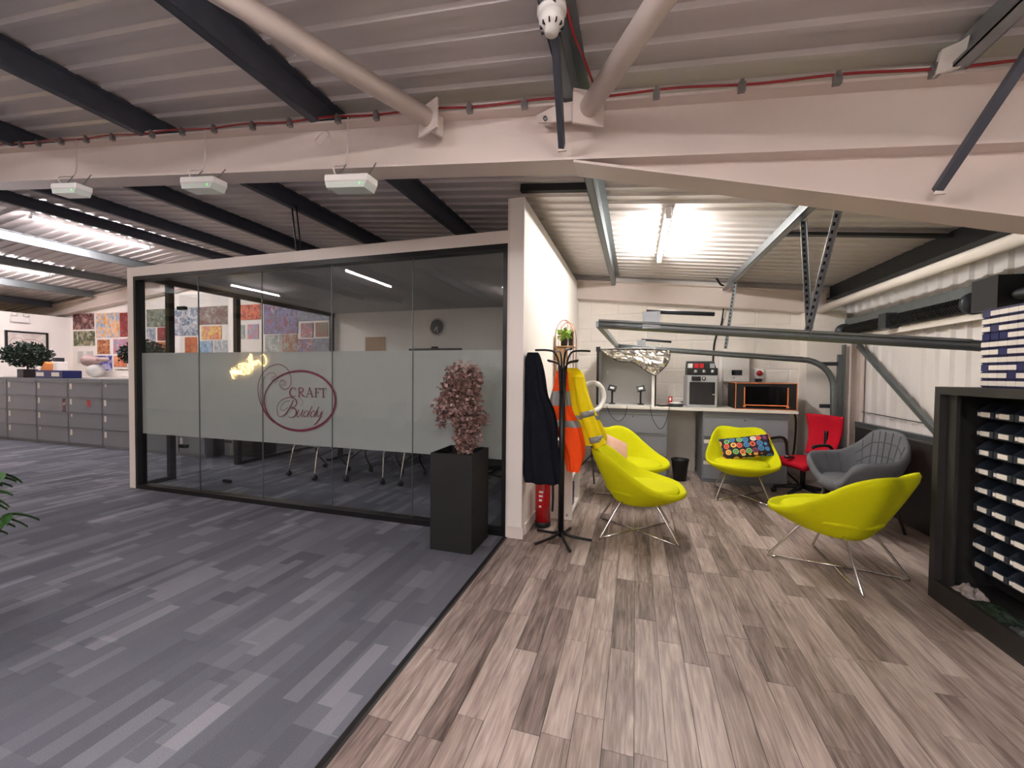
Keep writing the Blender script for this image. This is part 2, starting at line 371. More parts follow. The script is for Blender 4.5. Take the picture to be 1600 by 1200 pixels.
# walls
wb = struct('wall_back', MB().box((XL, YB, 0), (XR+.1, YB+.15, 4.1)), 'white_wall')
bw, bh = .44, .215; bmesh_ = MB().box((-bw/2+.004, -.008, -bh/2+.004), (bw/2-.004, .01, bh/2-.004), bev=.004).mesh('block', 'block_paint')
halfm = MB().box((-bw/4+.004, -.008, -bh/2+.004), (bw/4-.004, .01, bh/2-.004), bev=.004).mesh('block', 'block_paint')
for r in range(13):
    z = r*(bh+.01)+bh/2
    if z > 2.75: break
    xs = -.95+(bw/4 if r % 2 else bw/2)
    if r % 2:
        o = bpy.data.objects.new('block', halfm); COL.objects.link(o); o.parent = wb; o.location = (-.95+bw/4, YB, z); xs = -.95+bw
    while xs < 2.5:
        if z+bh/2 < zroof(xs)-.1:
            o = bpy.data.objects.new('block', bmesh_); COL.objects.link(o); o.parent = wb; o.location = (xs, YB, z)
        xs += bw+.01
struct('wall_left', MB().box((-14.6, 2.5, 0), (-14.45, YB, 2.86)), 'white_wall')
struct('wall_far_left', MB().box((XL-.15, YF, 0), (XL, YB, 2.6)), 'white_wall')
def ribbed_wall(name, along, a0, a1, at, z1, sgn, pitch=.2):
    prof = []; a = a0
    while a < a1: prof += [(a, 0), (a+.11, 0), (a+.13, .028), (a+.17, .028), (a+.19, 0)]; a += pitch
    prof = [(min(p, a1), q) for p, q in prof]; mb = MB(); n = len(prof)
    f = (lambda p, q, z: (at+sgn*q, p, z)) if along == 'y' else (lambda p, q, z: (p, at+sgn*q, z))
    zt = (lambda p: z1) if along == 'y' else (lambda p: zroof(p))
    mb.add([f(p, q, 0) for p, q in prof]+[f(p, q, zt(p)) for p, q in prof], [(i, i+1, n+i+1, n+i) for i in range(n-1)])
    b = .12*sgn
    if along == 'y': mb.box((min(at-b, at-.02*sgn), a0, 0), (max(at-b, at-.02*sgn), a1, z1))
    return struct(name, mb, 'wall_sheet')
ribbed_wall('wall_right', 'y', YF, YB, XR, 2.76, -1)
ribbed_wall('wall_front', 'x', XL, XR, YF, 3, 1)
struct('wall_front_outer', MB().box((XL, YF-.15, 0), (XR+.1, YF-.03, 4.0)), 'white_wall')
# ------------------------------------------------------------------ meeting room shell
PX0, PX1, PY, PT = -6.06, -.95, 3.46, 2.745
struct('wall_side', MB().box((-1.08, PY+.0, 0), (PX1, 6.815, 3.02)).box((-1.08, 6.815, 0), (PX1, YB, 2.74)), 'white_wall')
struct('baseboard_side', MB().box((PX1, PY+.1, 0), (PX1+.014, YB, .1)).box((-1.095, PY-.012, 0), (PX1+.014, PY, .1)), 'white_paint')
surround = struct('wall_partition', MB().box((PX0, PY-.001, PT-.115), (-1.10, PY+.12, PT)).box((PX0, PY-.001, 0), (PX0+.11, PY+.12, PT-.115)).box((-1.10, PY-.001, 0), (-1.08, PY+.12, 3.02)), 'white_paint')
struct('ceiling_room', MB().box((PX0, PY+.12, PT-.06), (-1.08, YB, PT)), 'ceiling_board')
win = sempty('window_1')
GY = PY+.05; gz0, gz1 = .05, PT-.115; gx0, gx1 = PX0+.11, -1.10
MB().box((gx0, PY-.004, 0), (gx1, PY+.1, .05)).build('bottom_rail', 'black_metal', win)
MB().box((gx0, PY-.004, gz1-.05), (gx1, PY+.1, gz1)).build('top_rail', 'black_metal', win)
MB().box((gx0, PY-.004, .05), (gx0+.04, PY+.1, gz1-.05)).build('jamb', 'black_metal', win)
MB().box((gx1-.04, PY-.004, .05), (gx1, PY+.1, gz1-.05)).build('jamb', 'black_metal', win)
joins = [gx0+.04, -4.925, -3.965, -3.03, -2.08, gx1-.04]
for i in range(5):
    a, b = joins[i]+.003, joins[i+1]-.003
    pn = MB().box((a, GY-.005, gz0), (b, GY+.005, gz1-.05)).build('pane', 'glass', win)
    MB().box((a, GY+.006, .685), (b, GY+.0065, 1.69)).build('frosted_film', 'frost', pn)
for i in range(1, 5): MB().box((joins[i]-.0025, GY-.006, gz0), (joins[i]+.0025, GY+.0075, gz1-.05)).build('joint_strip', 'galv_mid', win)
# logo on the glass (strokes read off the photograph, laid on the pane)
def lp(cx, cy): p = AY(380+cx/8, 540+cy/8, GY-.006); return (p.x, p.z)
def ribbon(mb, pts, ws, closed=False, n=6):
    q = spline([(*lp(*p), 0) for p in pts], n, closed); k = len(q)
    sw = ws if isinstance(ws, (list, tuple)) else [ws]*len(pts)
    L1, R1 = [], []
    for i, p in enumerate(q):
        t = (q[(i+1) % k]-q[i-1]) if closed else (q[min(i+1, k-1)]-q[max(i-1, 0)])
        nrm = Vector((-t.y, t.x, 0)).normalized(); u = i/n; j = int(u); wv = sw[j % len(sw)]*(1-u+j)+sw[(j+1) % len(sw) if closed else min(j+1, len(sw)-1)]*(u-j)
        wv = wv*.0008
        L1.append(p+nrm*wv); R1.append(p-nrm*wv)
    vs = [(a.x, GY-.0062, a.y) for a in L1]+[(a.x, GY-.0062, a.y) for a in R1]
    mb.add(vs, [(i, (i+1) % k, k+(i+1) % k, k+i) for i in range(k if closed else k-1)])
ell = [(708+445*cos(t)-0*sin(t), 690+372*sin(t)+18*cos(t)*0) for t in [2*pi*i/24 for i in range(24)]]
mb = MB(); ribbon(mb, ell, [16, 16, 16, 16, 17, 17, 17, 16, 15, 14, 13, 12, 11, 10, 9, 10, 11, 13, 14, 15, 16, 16, 16, 16], True); mb.build('logo_oval', 'maroon', win)
mb = MB()
ribbon(mb, [(520, 470), (490, 430), (455, 465), (470, 520), (520, 547), (575, 520), (600, 440), (570, 320), (490, 248), (410, 235), (300, 285), (220, 385), (186, 500), (190, 620), (225, 740), (300, 880), (390, 970)], [4, 4, 4, 5, 5, 5, 5, 5, 5, 5, 5, 5, 5, 6, 7, 8, 4])
ribbon(mb, [(425, 395), (400, 355), (350, 340), (285, 375), (240, 455), (217, 560), (225, 680), (262, 800), (340, 910)], [3, 3, 3, 3, 4, 4, 4, 5, 3])
mb.build('logo_flourish', 'maroon', win)
mb = MB()
for bx, by, br in ((388, 418, 34), (493, 465, 38)):
    for q in (br, br*.55): ribbon(mb, [(bx+q*cos(t), by+q*sin(t)) for t in [2*pi*i/12 for i in range(12)]], 6, True)
mb.build('logo_bead', 'film_grey', win)
mb = MB(); y0, y1 = 525, 642
ribbon(mb, [(655, 548), (630, 526), (600, 540), (582, 585), (598, 628), (630, 640), (658, 622)], [3, 5, 9, 12, 9, 5, 3]); ribbon(mb, [(656, 528), (656, 560)], 4)
def serif(x, y, h=16): ribbon(mb, [(x-h, y), (x+h, y)], 4)
ribbon(mb, [(700, 528), (700, 642)], 9); serif(700, 642, 18); ribbon(mb, [(690, 530), (725, 528), (748, 548), (740, 575), (700, 586)], [4, 5, 8, 7, 4]); ribbon(mb, [(715, 586), (745, 625), (772, 643)], [6, 8, 4])
ribbon(mb, [(828, 522), (795, 640)], 4); ribbon(mb, [(826, 522), (866, 642)], 9); ribbon(mb, [(806, 604), (850, 604)], 4); serif(792, 642, 15); serif(866, 643, 18)
ribbon(mb, [(908, 532), (908, 645)], 9); serif(908, 645, 18); ribbon(mb, [(892, 534), (958, 534)], 4); ribbon(mb, [(958, 534), (960, 556)], 4); ribbon(mb, [(908, 585), (942, 585)], 4); ribbon(mb, [(942, 574), (942, 598)], 3)
ribbon(mb, [(1000, 536), (1000, 648)], 9); serif(1000, 648, 18); ribbon(mb, [(964, 537), (1038, 537)], 5); ribbon(mb, [(964, 537), (962, 560)], 3); ribbon(mb, [(1038, 537), (1042, 560)], 3)
BUD = [([(628, 678), (605, 735), (565, 805), (525, 858), (480, 885), (440, 878), (430, 850)], [7, 9, 9, 7, 4, 3, 6]),
       ([(430, 850), (424, 765), (470, 690), (560, 648), (640, 662), (668, 712), (645, 762), (592, 782)], [5, 4, 4, 5, 7, 9, 6, 3]),
       ([(592, 782), (645, 788), (664, 830), (645, 880), (595, 902), (562, 885)], [4, 7, 10, 8, 4, 3]),
       ([(585, 690), (520, 705), (475, 760), (470, 800), (505, 812), (560, 770)], 3),
       ([(690, 662), (730, 670), (742, 715), (715, 765)], 2),
       ([(695, 800), (672, 862), (682, 892), (718, 862), (748, 800), (726, 872), (746, 890)], [5, 7, 5, 3, 6, 7, 3]),
       ([(815, 822), (790, 815), (764, 840), (757, 876), (775, 890), (802, 868), (818, 828)], [4, 4, 6, 7, 4, 4, 4]), ([(862, 755), (835, 815), (808, 880), (822, 890)], [5, 7, 7, 3]),
       ([(900, 824), (875, 817), (850, 842), (843, 878), (860, 892), (887, 870), (903, 830)], [4, 4, 6, 7, 4, 4, 4]), ([(947, 760), (920, 818), (893, 882), (908, 890)], [5, 7, 7, 3]),
       ([(932, 812), (920, 868), (946, 882), (988, 822), (955, 908), (915, 968), (880, 990)], [5, 7, 4, 5, 8, 8, 4])]
for p, wd in BUD: ribbon(mb, p, wd)
mb.build('logo_lettering', 'maroon', win)
# left glazed wall of the room, with an open glass door
lw = sempty('window_2'); LX = PX0+.06
MB().box((LX-.03, PY+.12, PT-.13), (LX+.03, YB, PT-.06)).build('top_rail', 'black_metal', lw)
MB().box((LX-.03, 4.86, 0), (LX+.03, YB, .05)).build('bottom_rail', 'black_metal', lw)
MB().box((LX-.03, PY+.12, 0), (LX+.03, 3.9, .05)).build('bottom_rail', 'black_metal', lw)
for y in (3.9, 4.86, 6.94): MB().box((LX-.035, y-.035, 0), (LX+.035, y+.035, PT-.1)).build('post', 'black_metal', lw)
for a, b in ((PY+.13, 3.86), (4.9, 5.9), (5.905, 6.9)):
    pn = MB().box((LX-.005, a, .05), (LX+.005, b, PT-.13)).build('pane', 'glass', lw)
dr = sempty('door_1')
MB().box((LX+.05, 3.985, .015), (LX+.93, 3.995, 2.5)).build('glass_leaf', 'glass', dr)
MB().box((LX+.82, 3.975, .01), (LX+.95, 4.005, .045)).build('patch_fitting', 'black_metal', dr)
for z in (.42, 2.3): MB().box((LX+.03, 3.965, z), (LX+.16, 4.015, z+.045)).build('hinge', 'black_metal', dr)
MB().tube([(LX+.86, 3.96, .9), (LX+.86, 3.94, .92), (LX+.86, 3.94, 1.35), (LX+.86, 3.96, 1.37)], .012).build('handle', 'chrome', dr)
# ------------------------------------------------------------------ roof steel
def ibeam(mb, xa, xb, zf, y0, wd=.165, dp=.308, tf=.014):
    """I-section along X between xa and xb; zf(x)=top"""
    for lo, hi in ((0, tf), (dp-tf, dp)):
        mb.prism([(xa, zf(xa)-hi), (xb, zf(xb)-hi), (xb, zf(xb)-lo), (xa, zf(xa)-lo)], y0, y0+wd)
    mb.prism([(xa, zf(xa)-dp+tf), (xb, zf(xb)-dp+tf), (xb, zf(xb)-tf), (xa, zf(xa)-tf)], y0+wd/2-.005, y0+wd/2+.005)
zraf = lambda x: zroof(x)-.172
BY = 2.2
t = thing('steel_rafter', 'long white steel roof beam crossing the whole picture overhead', 'beam')
mb = MB(); ibeam(mb, XRIDGE, 2.75, zraf, BY); mb.build('beam', 'beam_paint', t)
zh = lambda x: (zraf(-.335)-.308)+(AY(1600, 333, BY).z-(zraf(-.335)-.308))/(AY(1600, 333, BY).x+.335)*(x+.335)
mb = MB().prism([(-.335, zraf(-.335)-.3), (2.75, zraf(2.75)-.3), (2.75, zh(2.75)), (-.335, zh(-.335))], BY+.077, BY+.088)
mb.prism([(-.335, zh(-.335)-.014), (2.75, zh(2.75)-.014), (2.75, zh(2.75)), (-.335, zh(-.335))], BY, BY+.165); mb.build('haunch', 'beam_paint', t)
MB().box((2.6, BY, 0), (2.75, BY+.165, zraf(2.7)-.02)).build('column', 'beam_paint', t)
t2 = thing('steel_rafter', 'white steel roof beam lying along the top of the far block wall', 'beam')
mb = MB(); ibeam(mb, XRIDGE, 2.6, lambda x: zraf(x)+.06, 6.82); mb.build('beam', 'beam_paint', t2)
mb = MB(); ibeam(mb, XL, XRIDGE, lambda x: zraf(x)+.06, 6.82); mb.build('beam', 'beam_paint', t2)
mb = MB(); ibeam(mb, XL, XRIDGE, zraf, BY); o = thing('steel_rafter', 'white steel roof beam beyond the ridge, at the far left edge', 'beam'); mb.build('beam', 'beam_paint', o)
def purlin(x, label, material, y0=YF, y1=6.83):
    z = zroof(x)-.023; mb = MB()
    s = 1 if x > XRIDGE else -1
    mb.box((x-.003, y0, z-.148), (x+.003, y1, z)); mb.box((x, y0, z-.006), (x+.06, y1, z)); mb.box((x-.06, y0, z-.148), (x, y1, z-.142)); mb.box((x-.06, y0, z-.148), (x-.055, y1, z-.128))
    o = mb.build('roof_purlin', material); return tag(o, label, 'purlin', 'roof purlins')
purlin(1.3, 'galvanised roof purlin over the hanging angle irons at the right', 'galv')
purlin(-.33, 'roof purlin carrying the smoke detector', 'galv_mid')
purlin(-2.0, 'dark roof purlin above the right end of the glass wall', 'galv_dark')
purlin(-3.62, 'dark roof purlin with two thin drop rods above the glass wall', 'galv_dark')
purlin(-5.27, 'dark roof purlin above the left end of the glass wall', 'galv_dark')
purlin(-6.92, 'dark roof purlin just left of the glass room', 'galv_dark')
purlin(-8.3, 'roof purlin at the ridge beside the nearer left batten light', 'galv_dark')
purlin(-10.1, 'roof purlin between the two lit battens at the far left', 'galv_mid')
purlin(-11.6, 'roof purlin just beyond the farther left batten light', 'galv_mid')
purlin(-13.2, 'roof purlin ending above the poster wall at the far left', 'galv_mid')
purlin(-14.9, 'roof purlin in the dark corner at the far left', 'galv_dark')
tag(MB().box((2.66, YF, 2.58), (2.74, 6.95, 2.77)).box((2.62, YF, 2.58), (2.66, 6.95, 2.6)).build('eaves_beam', 'dark_steel'), 'dark steel eaves beam along the top of the right wall', 'beam')
def pipe_brace(p0, p1, label):
    t = thing('brace_pipe', label, 'pipe'); MB().tube([p0, p1], .05, 20).build('pipe', 'beam_paint', t); return t
def rplane(x, y, off): 
    d = ray(x, y); return CAMP+d*((3.067+off-EYE)/(d.z+SL*d.x))
a = AY(668, 184, BY-.06); b = rplane(365, 0, -.26); b2 = b+(b-a)*1.2
t = pipe_brace(a, b2, 'white round bracing pipe slanting up to the left under the roof')
dv = (b-a).normalized(); s1 = a-dv*.0
MB().bar(s1, s1-dv*.012, .17, .17, (0, 0, 1)).build('end_plate', 'beam_paint', t)
MB().bar(s1-dv*.01, s1-dv*.11, .012, .13).build('gusset', 'beam_paint', t)
a = AY(920, 168, BY-.05); b = rplane(1032, 0, -.24); b2 = b+(b-a)*1.2
t = pipe_brace(a, b2, 'white round bracing pipe slanting up to the right beside the smoke detector')
dv = (b-a).normalized()
MB().bar(a, a-dv*.012, .17, .17, (0, 0, 1)).build('end_plate', 'beam_paint', t)
p = [AY(838, 182, BY-.005), AY(870, 166, BY-.005), AY(905, 158, BY-.005), AY(940, 172, BY-.005), AY(938, 188, BY-.005), AY(842, 193, BY-.005)]
MB().prism([(q.x, q.z) for q in p], BY-.014, BY-.002).build('gusset', 'beam_paint', t)
q = AY(852, 186, BY-.016); MB().tube([q, q+Vector((0, -.012, 0))], .012, 6).build('bolt', 'galv', t)
def fly(p0, p1, label, foot):
    t = thing('fly_brace', label, 'brace'); MB().bar(p0, p1, .03, .03, (0, 1, 0)).build('strut', 'galv_dark', t)
    f = Vector(foot); MB().prism([(f.x-.02, f.z-.02), (f.x+.025, f.z-.02), (f.x+.012, f.z+.06)], f.y-.015, f.y-.003).build('cleat', 'beam_paint', t)
    MB().tube([f+Vector((.01, -.016, .015)), f+Vector((.01, -.03, .015))], .01, 6).build('bolt', 'galv', t)
q = AY(878, 232, BY-.01); fly(Vector((-.325, 1.55, zroof(-.33)-.15)), q, 'slim dark strut from the smoke detector purlin down to the beam', q)
q = AY(1464, 298, BY-.01); e = AX(1560, 5, 1.3); fly(Vector((1.3, 1.62, zroof(1.3)-.13)), q, 'dark strut at the right running down to the beam haunch', q)
q = AY(1488, 88, BY-.02); tag(MB().prism([(q.x-.06, q.z-.07), (q.x+.03, q.z-.05), (q.x+.05, q.z+.07), (q.x+.02, q.z+.05), (q.x-.04, q.z+.03)], q.y-.01, q.y+.01).build('purlin_cleat', 'white_paint'), 'white cleat plate with a hole where the right purlin meets the beam', 'bracket')
# cables along the beam
def along(x, dz=0, dy=0): 
    return Vector((x, BY-.008+dy, zraf(x)+.006+dz))
tag(MB().tube([along(x, .006*sin(x*9)+.004, -.004) for x in [-8+.06*i for i in range(176)]], .006, 6).build('red_cable', 'red_cable'), 'red fire alarm cable clipped along the top of the white beam', 'cable')
tag(MB().tube([along(x, .012+.005*sin(x*7+1), .004) for x in [-8+.06*i for i in range(176)]], .006, 6).build('white_cable', 'white_cable'), 'white cable running with the red one along the beam', 'cable')
cl = MB().box((-.016, -.014, -.03), (.016, .012, .012)).box((-.008, -.018, .0), (.008, .01, .022)).mesh('cable_clip', 'clip_steel')
ords = ['first', 'second', 'third', 'fourth', 'fifth', 'sixth', 'seventh', 'eighth', 'ninth', 'tenth', 'eleventh', 'twelfth', 'thirteenth', 'fourteenth', 'fifteenth', 'sixteenth', 'seventeenth', 'eighteenth', 'nineteenth', 'twentieth']
for i, px in enumerate((35, 62, 98, 137, 178, 240, 287, 337, 397, 455, 530, 590, 735, 820, 1025, 1157, 1305, 1455)):
    q = AY(px, 180, BY); o = bpy.data.objects.new('cable_clip', cl); COL.objects.link(o); o.location = along(q.x, -.004, -.002)
    tag(o, 'small steel clip holding the red cable, %s along the beam from the left' % ords[i], 'clip', 'cable clips on the beam')
# smoke detector
q = Vector((-.345, 1.64, zroof(-.345)-.15))
t = thing('smoke_detector', 'round white smoke detector under the roof purlin', 'smoke detector', q)
MB().lathe([(.02, .0), (.058, -.002), (.06, -.03), (.052, -.045)], 24).build('base', 'white_plastic', t)
MB().lathe([(.052, -.04), (.05, -.075), (.04, -.088), (.03, -.095), (.028, -.11), (.0, -.112)], 24).build('head', 'white_plastic', t)
mb = MB()
for i in range(10): a = 2*pi*i/10; mb.box((-.0025, .036, -.094), (.0025, .0475, -.08), RZ(a))
mb.build('vent_slots', 'black_plastic', t)
tag(MB().tube(spline([(-.29, 1.66, 2.95), (-.27, 1.75, 2.9), (-.25, 1.9, 2.92), (-.22, 2.05, 2.9), (-.2, 2.19, 2.955)], 6), .006, 6).build('alarm_cable', 'red_cable'), 'red cable curling from the smoke detector to the beam', 'cable')
# emergency lights hung under the beam
def emergency(px, label, led, rz=0):
    q = AY(px[0], px[1], 2.12); t = thing('emergency_light', label, 'emergency light', (q.x, 2.12, q.z), rz, 'emergency lights under the beam'); t.rotation_euler.y = .1
    MB().box((-.155, -.055, .0), (.155, .055, .045), bev=.006).build('housing', 'white_plastic', t)
    MB().prism([(-.15, .0), (.15, .0), (.135, -.035), (-.135, -.035)], -.05, .05).build('diffuser', 'lens_clear', t)
    MB().box((.1, -.0515, -.018), (.104, -.0495, -.006)).build('indicator', 'green_led', t)
    top = zraf(q.x)-.3
    for sx in (-.1, .12): MB().tube([(sx, .0, .045), (sx, .02, .08), (sx+.01, .05, top-q.z)], .004, 5).build('hanger', 'clip_steel', t)
    MB().tube(spline([(-.1, -.01, .045), (-.11, -.03, .1), (-.105, .06, .16), (-.11, .072, .3), (-.12, .068, top-q.z+.3)], 5), .005, 5).build('flex', 'white_cable', t)
emergency((112, 299), 'small white emergency light at the far left under the beam', False)
emergency((318, 291), 'small white emergency light second from left under the beam', True)
emergency((548, 289), 'white emergency light with a green indicator, nearest the middle of the beam', True)
tag(MB().tube(spline([(-1.93, 2.19, 3.03), (-1.9, 2.17, 2.98), (-1.96, 2.17, 2.93), (-2.0, 2.17, 2.97), (-1.94, 2.18, 3.02), (-1.88, 2.17, 2.96), (-1.91, 2.18, 2.92)], 6), .005, 5).build('spare_cable', 'white_cable'), 'loose coil of white cable on the beam above the lights', 'cable')
# fluorescent battens
def batten(x, y0, y1, label, m_='tube_light', off=.075):
    z = zroof(x)-off; t = thing('batten_light', label, 'light', (x, (y0+y1)/2, z), 0, 'fluorescent battens'); h = (y1-y0)/2
    MB().box((-.03, -h, .0), (.03, h, off-.004), bev=.006).build('body', 'white_plastic', t)
    MB().tube([(0, -h+.02, -.022), (0, h-.02, -.022)], .02, 12).build('tube', m_, t)
    for s in (-1, 1): MB().box((-.024, s*h-.018, -.045), (.024, s*h+.018, .002)).build('lamp_holder', 'white_plastic', t)
batten(.27, 4.04, 5.56, 'lit fluorescent batten over the yellow chairs')
batten(-9.0, 3.9, 5.5, 'lit fluorescent batten at the left, nearer of the two', 'tube_left')
batten(-12.1, 3.95, 5.5, 'lit fluorescent batten at the far left edge', 'tube_left')
batten(.6, -1.6, -.1, 'added unseen fill batten behind the viewpoint on the right')  # unseen batten at a guessed spot, added to light the foreground
batten(-2.6, -2.2, -.7, 'added unseen fill batten behind the viewpoint in the middle', 'tube_pink')  # also out of view and guessed, added as fill from behind
batten(.6, -3.7, -2.2, 'added unseen fill batten farthest behind the viewpoint on the right')  # extra unseen batten, added to lift the overall brightness
batten(-1.5, -1.1, .4, 'added unseen fill batten overhead just left of the viewpoint', 'tube_pink')  # extra batten kept above the frame, added to brighten the near area
batten(-5.75, -1.66, 0.0, 'fluorescent batten mirrored in the glass wall', 'tube_pink')
batten(-10.1, -2.5, -.98, 'fluorescent batten mirrored at the top left of the glass wall', 'tube_pink')
# black foam strip between wall top and roof
tag(MB().bar((-1.0, 3.52, zroof(-1.0)-.05), (-.36, 3.52, zroof(-.36)-.05), .06, .06).build('foam_strip', 'black_matt'), 'black foam strip under the roof beside the white wall top', 'strip')
for i, x in enumerate((-3.66, -3.6)):
    tag(MB().tube([(x, 3.7, PT), (x, 3.62, zroof(x)-.14)], .008, 6).build('drop_rod', 'black_metal'), 'thin dark drop rod down to the room frame, %s of the pair' % ('left' if i == 0 else 'right'), 'rod', 'drop rods')
# ------------------------------------------------------------------ right wall, door gear
t = thing('steel_column', 'white steel column beside the sectional door, by the red chair', 'column')
MB().box((2.72, 6.45, 0), (2.735, 6.6, 1.94)).box((2.865, 6.45, 0), (2.88, 6.6, 1.94)).box((2.735, 6.518, 0), (2.865, 6.53, 1.94)).build('shaft', 'beam_paint', t)
MB().box((2.7, 6.43, 1.94), (2.9, 6.62, 1.95)).build('cap_plate', 'beam_paint', t)
struct('wall_pilaster', MB().box((2.32, 6.72, 0), (2.78, YB, 2.4)), 'block_paint')
def track(y, xa, xb, label, name='door_track', drop=True):
    t = thing(name, label, 'track'); zt = lambda x: 1.91-.085*(x+.3); mb = MB()
    xs = [xa+(xb-xa)*i/10 for i in range(11)]; path = [(x, y, zt(x)) for x in xs]
    if drop:
        r = .38; zc = zt(xb)-r
        path += [(xb+r*sin(th), y, zc+r*cos(th)) for th in [pi/2*i/8 for i in range(1, 9)]]
        path += [(xb+r+.01, y, .9), (xb+r+.02, y, .1)]
    for i in range(len(path)-1):
        pass
    mb.tube(path, .032, 8, flat=1.2); mb.build('rail', 'galv_mid', t)
    mb = MB(); mb.tube([(p[0], p[1]-.03, p[2]+.028) for p in path[:11]], .012, 6); mb.build('rail_lip', 'galv', t)
    return t
tr1 = track(3.6, -.31, 2.2, 'galvanised door track nearest the viewpoint, high under the roof')
tr2 = track(6.42, -.27, 2.15, 'galvanised door track by the block wall, curving down to the floor')
MB().bar((-.31, 3.6, 1.91), (-.27, 6.42, 1.905), .05, .05).build('end_bar', 'galv', tr1)
for tr, y in ((tr1, 3.6), (tr2, 6.42)):
    MB().box((.05 if y < 5 else .02, y-.03, 1.86), (.19 if y < 5 else .14, y+.03, 2.0)).build('bumper_plate', 'galv', tr)
    MB().tube([(.08, y, 2.005), (.6 if y < 5 else .5, y, 1.965)], .017, 8).build('bumper_spring', 'dark_steel', tr)
def angle_iron(p0, p1, label, parent=None):
    p0, p1 = Vector(p0), Vector(p1); t = thing('angle_iron', label, 'bracket', (0, 0, 0), 0, 'perforated hangers'); d = (p1-p0)
    MB().bar(p0, p1, .036, .004, (0, 1, 0)).build('flange', 'galv', t)
    MB().bar(p0+Vector((.018, -.018, 0)), p1+Vector((.018, -.018, 0)), .004, .036, (0, 1, 0)).build('flange', 'galv', t)
    mb = MB(); n = int(d.length/.05)
    for i in range(n):
        c = p0+d*((i+.5)/n); u = d.normalized(); mb.bar(c-u*.012+Vector((0, -.003, 0)), c+u*.012+Vector((0, -.003, 0)), .014, .003, (0, 1, 0))
    tag(mb.build('slot_holes', 'black_matt', t), kind='stuff')
angle_iron(AX(1311, 318, 1.3), AY(1258, 528, 3.6), 'slanting perforated angle iron holding the nearer door track')
angle_iron(AX(1254, 345, 1.3), AY(1263, 515, 3.62), 'upright perforated angle iron beside the slanting one over the nearer track')
angle_iron(Vector((1.3, 6.3, 2.78)), AY(1133, 545, 6.4), 'perforated angle iron holding the farther door track by the wall')
tag(MB().bar((1.3, 4.6, zroof(1.3)-.06), (2.68, 4.6, zroof(2.68)-.06), .06, .03).build('tie_bar', 'dark_steel'), 'dark flat tie bar across the roof to the eaves', 'bar')
tag(MB().tube([(2.45, 6.85, 2.405), (2.45, YF, 2.405)], .05, 16).build('eaves_pipe', 'white_paint'), 'long cream pipe running along the eaves at the right', 'pipe')
t = thing('door_spring', 'black spring tube above the sectional door on the right wall', 'door gear')
MB().tube([(2.72, 6.7, 2.1), (2.72, 3.4, 2.1)], .04, 14).build('shaft', 'dark_steel', t)
for a, b in ((6.55, 5.75), (5.5, 4.45)):
    mb = MB(); n = int((a-b)/.012*1.0); mb.tube([(2.72+.062*cos(i*pi/3), a+(b-a)*i/(n*2), 2.1+.062*sin(i*pi/3)) for i in range(n*2)], .009, 5); mb.build('coil_spring', 'black_metal', t)
MB().box((2.66, 5.55, 2.02), (2.8, 5.7, 2.19)).build('bearing_plate', 'dark_steel', t)
for y in (4.38, 6.62): MB().tube([(2.72, y, 2.1), (2.72, y+.05, 2.1)], .095, 24).build('cable_drum', 'dark_steel', t)
MB().box((2.6, 4.0, 2.0), (2.8, 4.25, 2.25)).build('motor', 'black_plastic', t)
tag(MB().bar((2.8, 6.95, 2.22), (2.8, 2.0, 2.22), .08, .1).build('sheeting_rail', 'galv_mid'), 'galvanised wall rail behind the black door springs', 'rail')
tag(MB().bar((2.8, 6.4, 2.0), (2.8, 3.2, 2.0), .04, .06).build('lintel_rail', 'white_paint'), 'cream door head rail below the springs', 'rail')
tag(MB().bar((2.82, 6.45, .84), (2.82, 2.0, .84), .06, .09).build('sheeting_rail', 'galv_mid'), 'galvanised wall rail low on the white ribbed wall', 'rail')
tag(MB().bar(AX(1342, 540, 2.8), AX(1466, 678, 2.8), .05, .05).build('diagonal_brace', 'galv_mid'), 'grey diagonal brace across the white ribbed wall', 'brace')
tag(MB().tube([(2.84, 6.4, 1.02), (2.84, 4.2, .99)], .006, 6).build('thin_cable', 'dark_steel'), 'thin cable along the ribbed wall above the low rail', 'cable')
t = thing('door_guide', 'upright galvanised door guide post beside the white column', 'track')
MB().box((2.59, 6.46, 0), (2.65, 6.5, 1.77)).box((2.65, 6.44, 0), (2.67, 6.52, 1.9)).build('post', 'galv_mid', t)
for z in (1.05, 1.62): MB().box((2.4, 6.46, z), (2.6, 6.49, z+.05)).build('strap', 'dark_steel', t)
tag(MB().box((2.62, 4.45, .0), (2.68, 6.05, .86), bev=.008).build('leaning_board', 'cab_black'), 'dark flat panel leaning at the wall behind the grey armchair', 'panel')
# ------------------------------------------------------------------ desk run at the far wall
def lateral(x0, x1, yf, h, depth, rows, label, group, tags, key=False, loc_extra=None):
    t = thing('filing_cabinet', label, 'cabinet', (x0, yf, 0), 0, group); wd = x1-x0
    MB().box((0, .02, .0), (wd, depth, h)).build('body', 'grey_cab', t)
    MB().box((0, .0, h-.055), (wd, .03, h)).build('top_rail', 'grey_cab', t)
    dh = (h-.06-.05)/rows
    for r in range(rows):
        z1 = h-.06-r*dh; z0 = z1-dh+.008
        d = MB().box((.012, -.004, z0), (wd-.012, .022, z1), bev=.003).build('drawer', 'grey_drawer', t)
        MB().box((.012, -.016, z1-.012), (wd-.012, -.002, z1-.001)).build('pull_lip', 'galv', d)
        for (rr, fx, fz, sw, sh, mm) in tags:
            if rr == r: MB().box((fx*wd-sw/2, -.0065, z1-fz-sh), (fx*wd+sw/2, -.0035, z1-fz)).build('label_card', mm, d)
        if r == 0: MB().tube([(wd*.5 if rows == 3 else wd*.88, -.008, z1-.05), (wd*.5 if rows == 3 else wd*.88, .0, z1-.05)], .009, 8).build('lock', 'dark_steel', d)
    return t
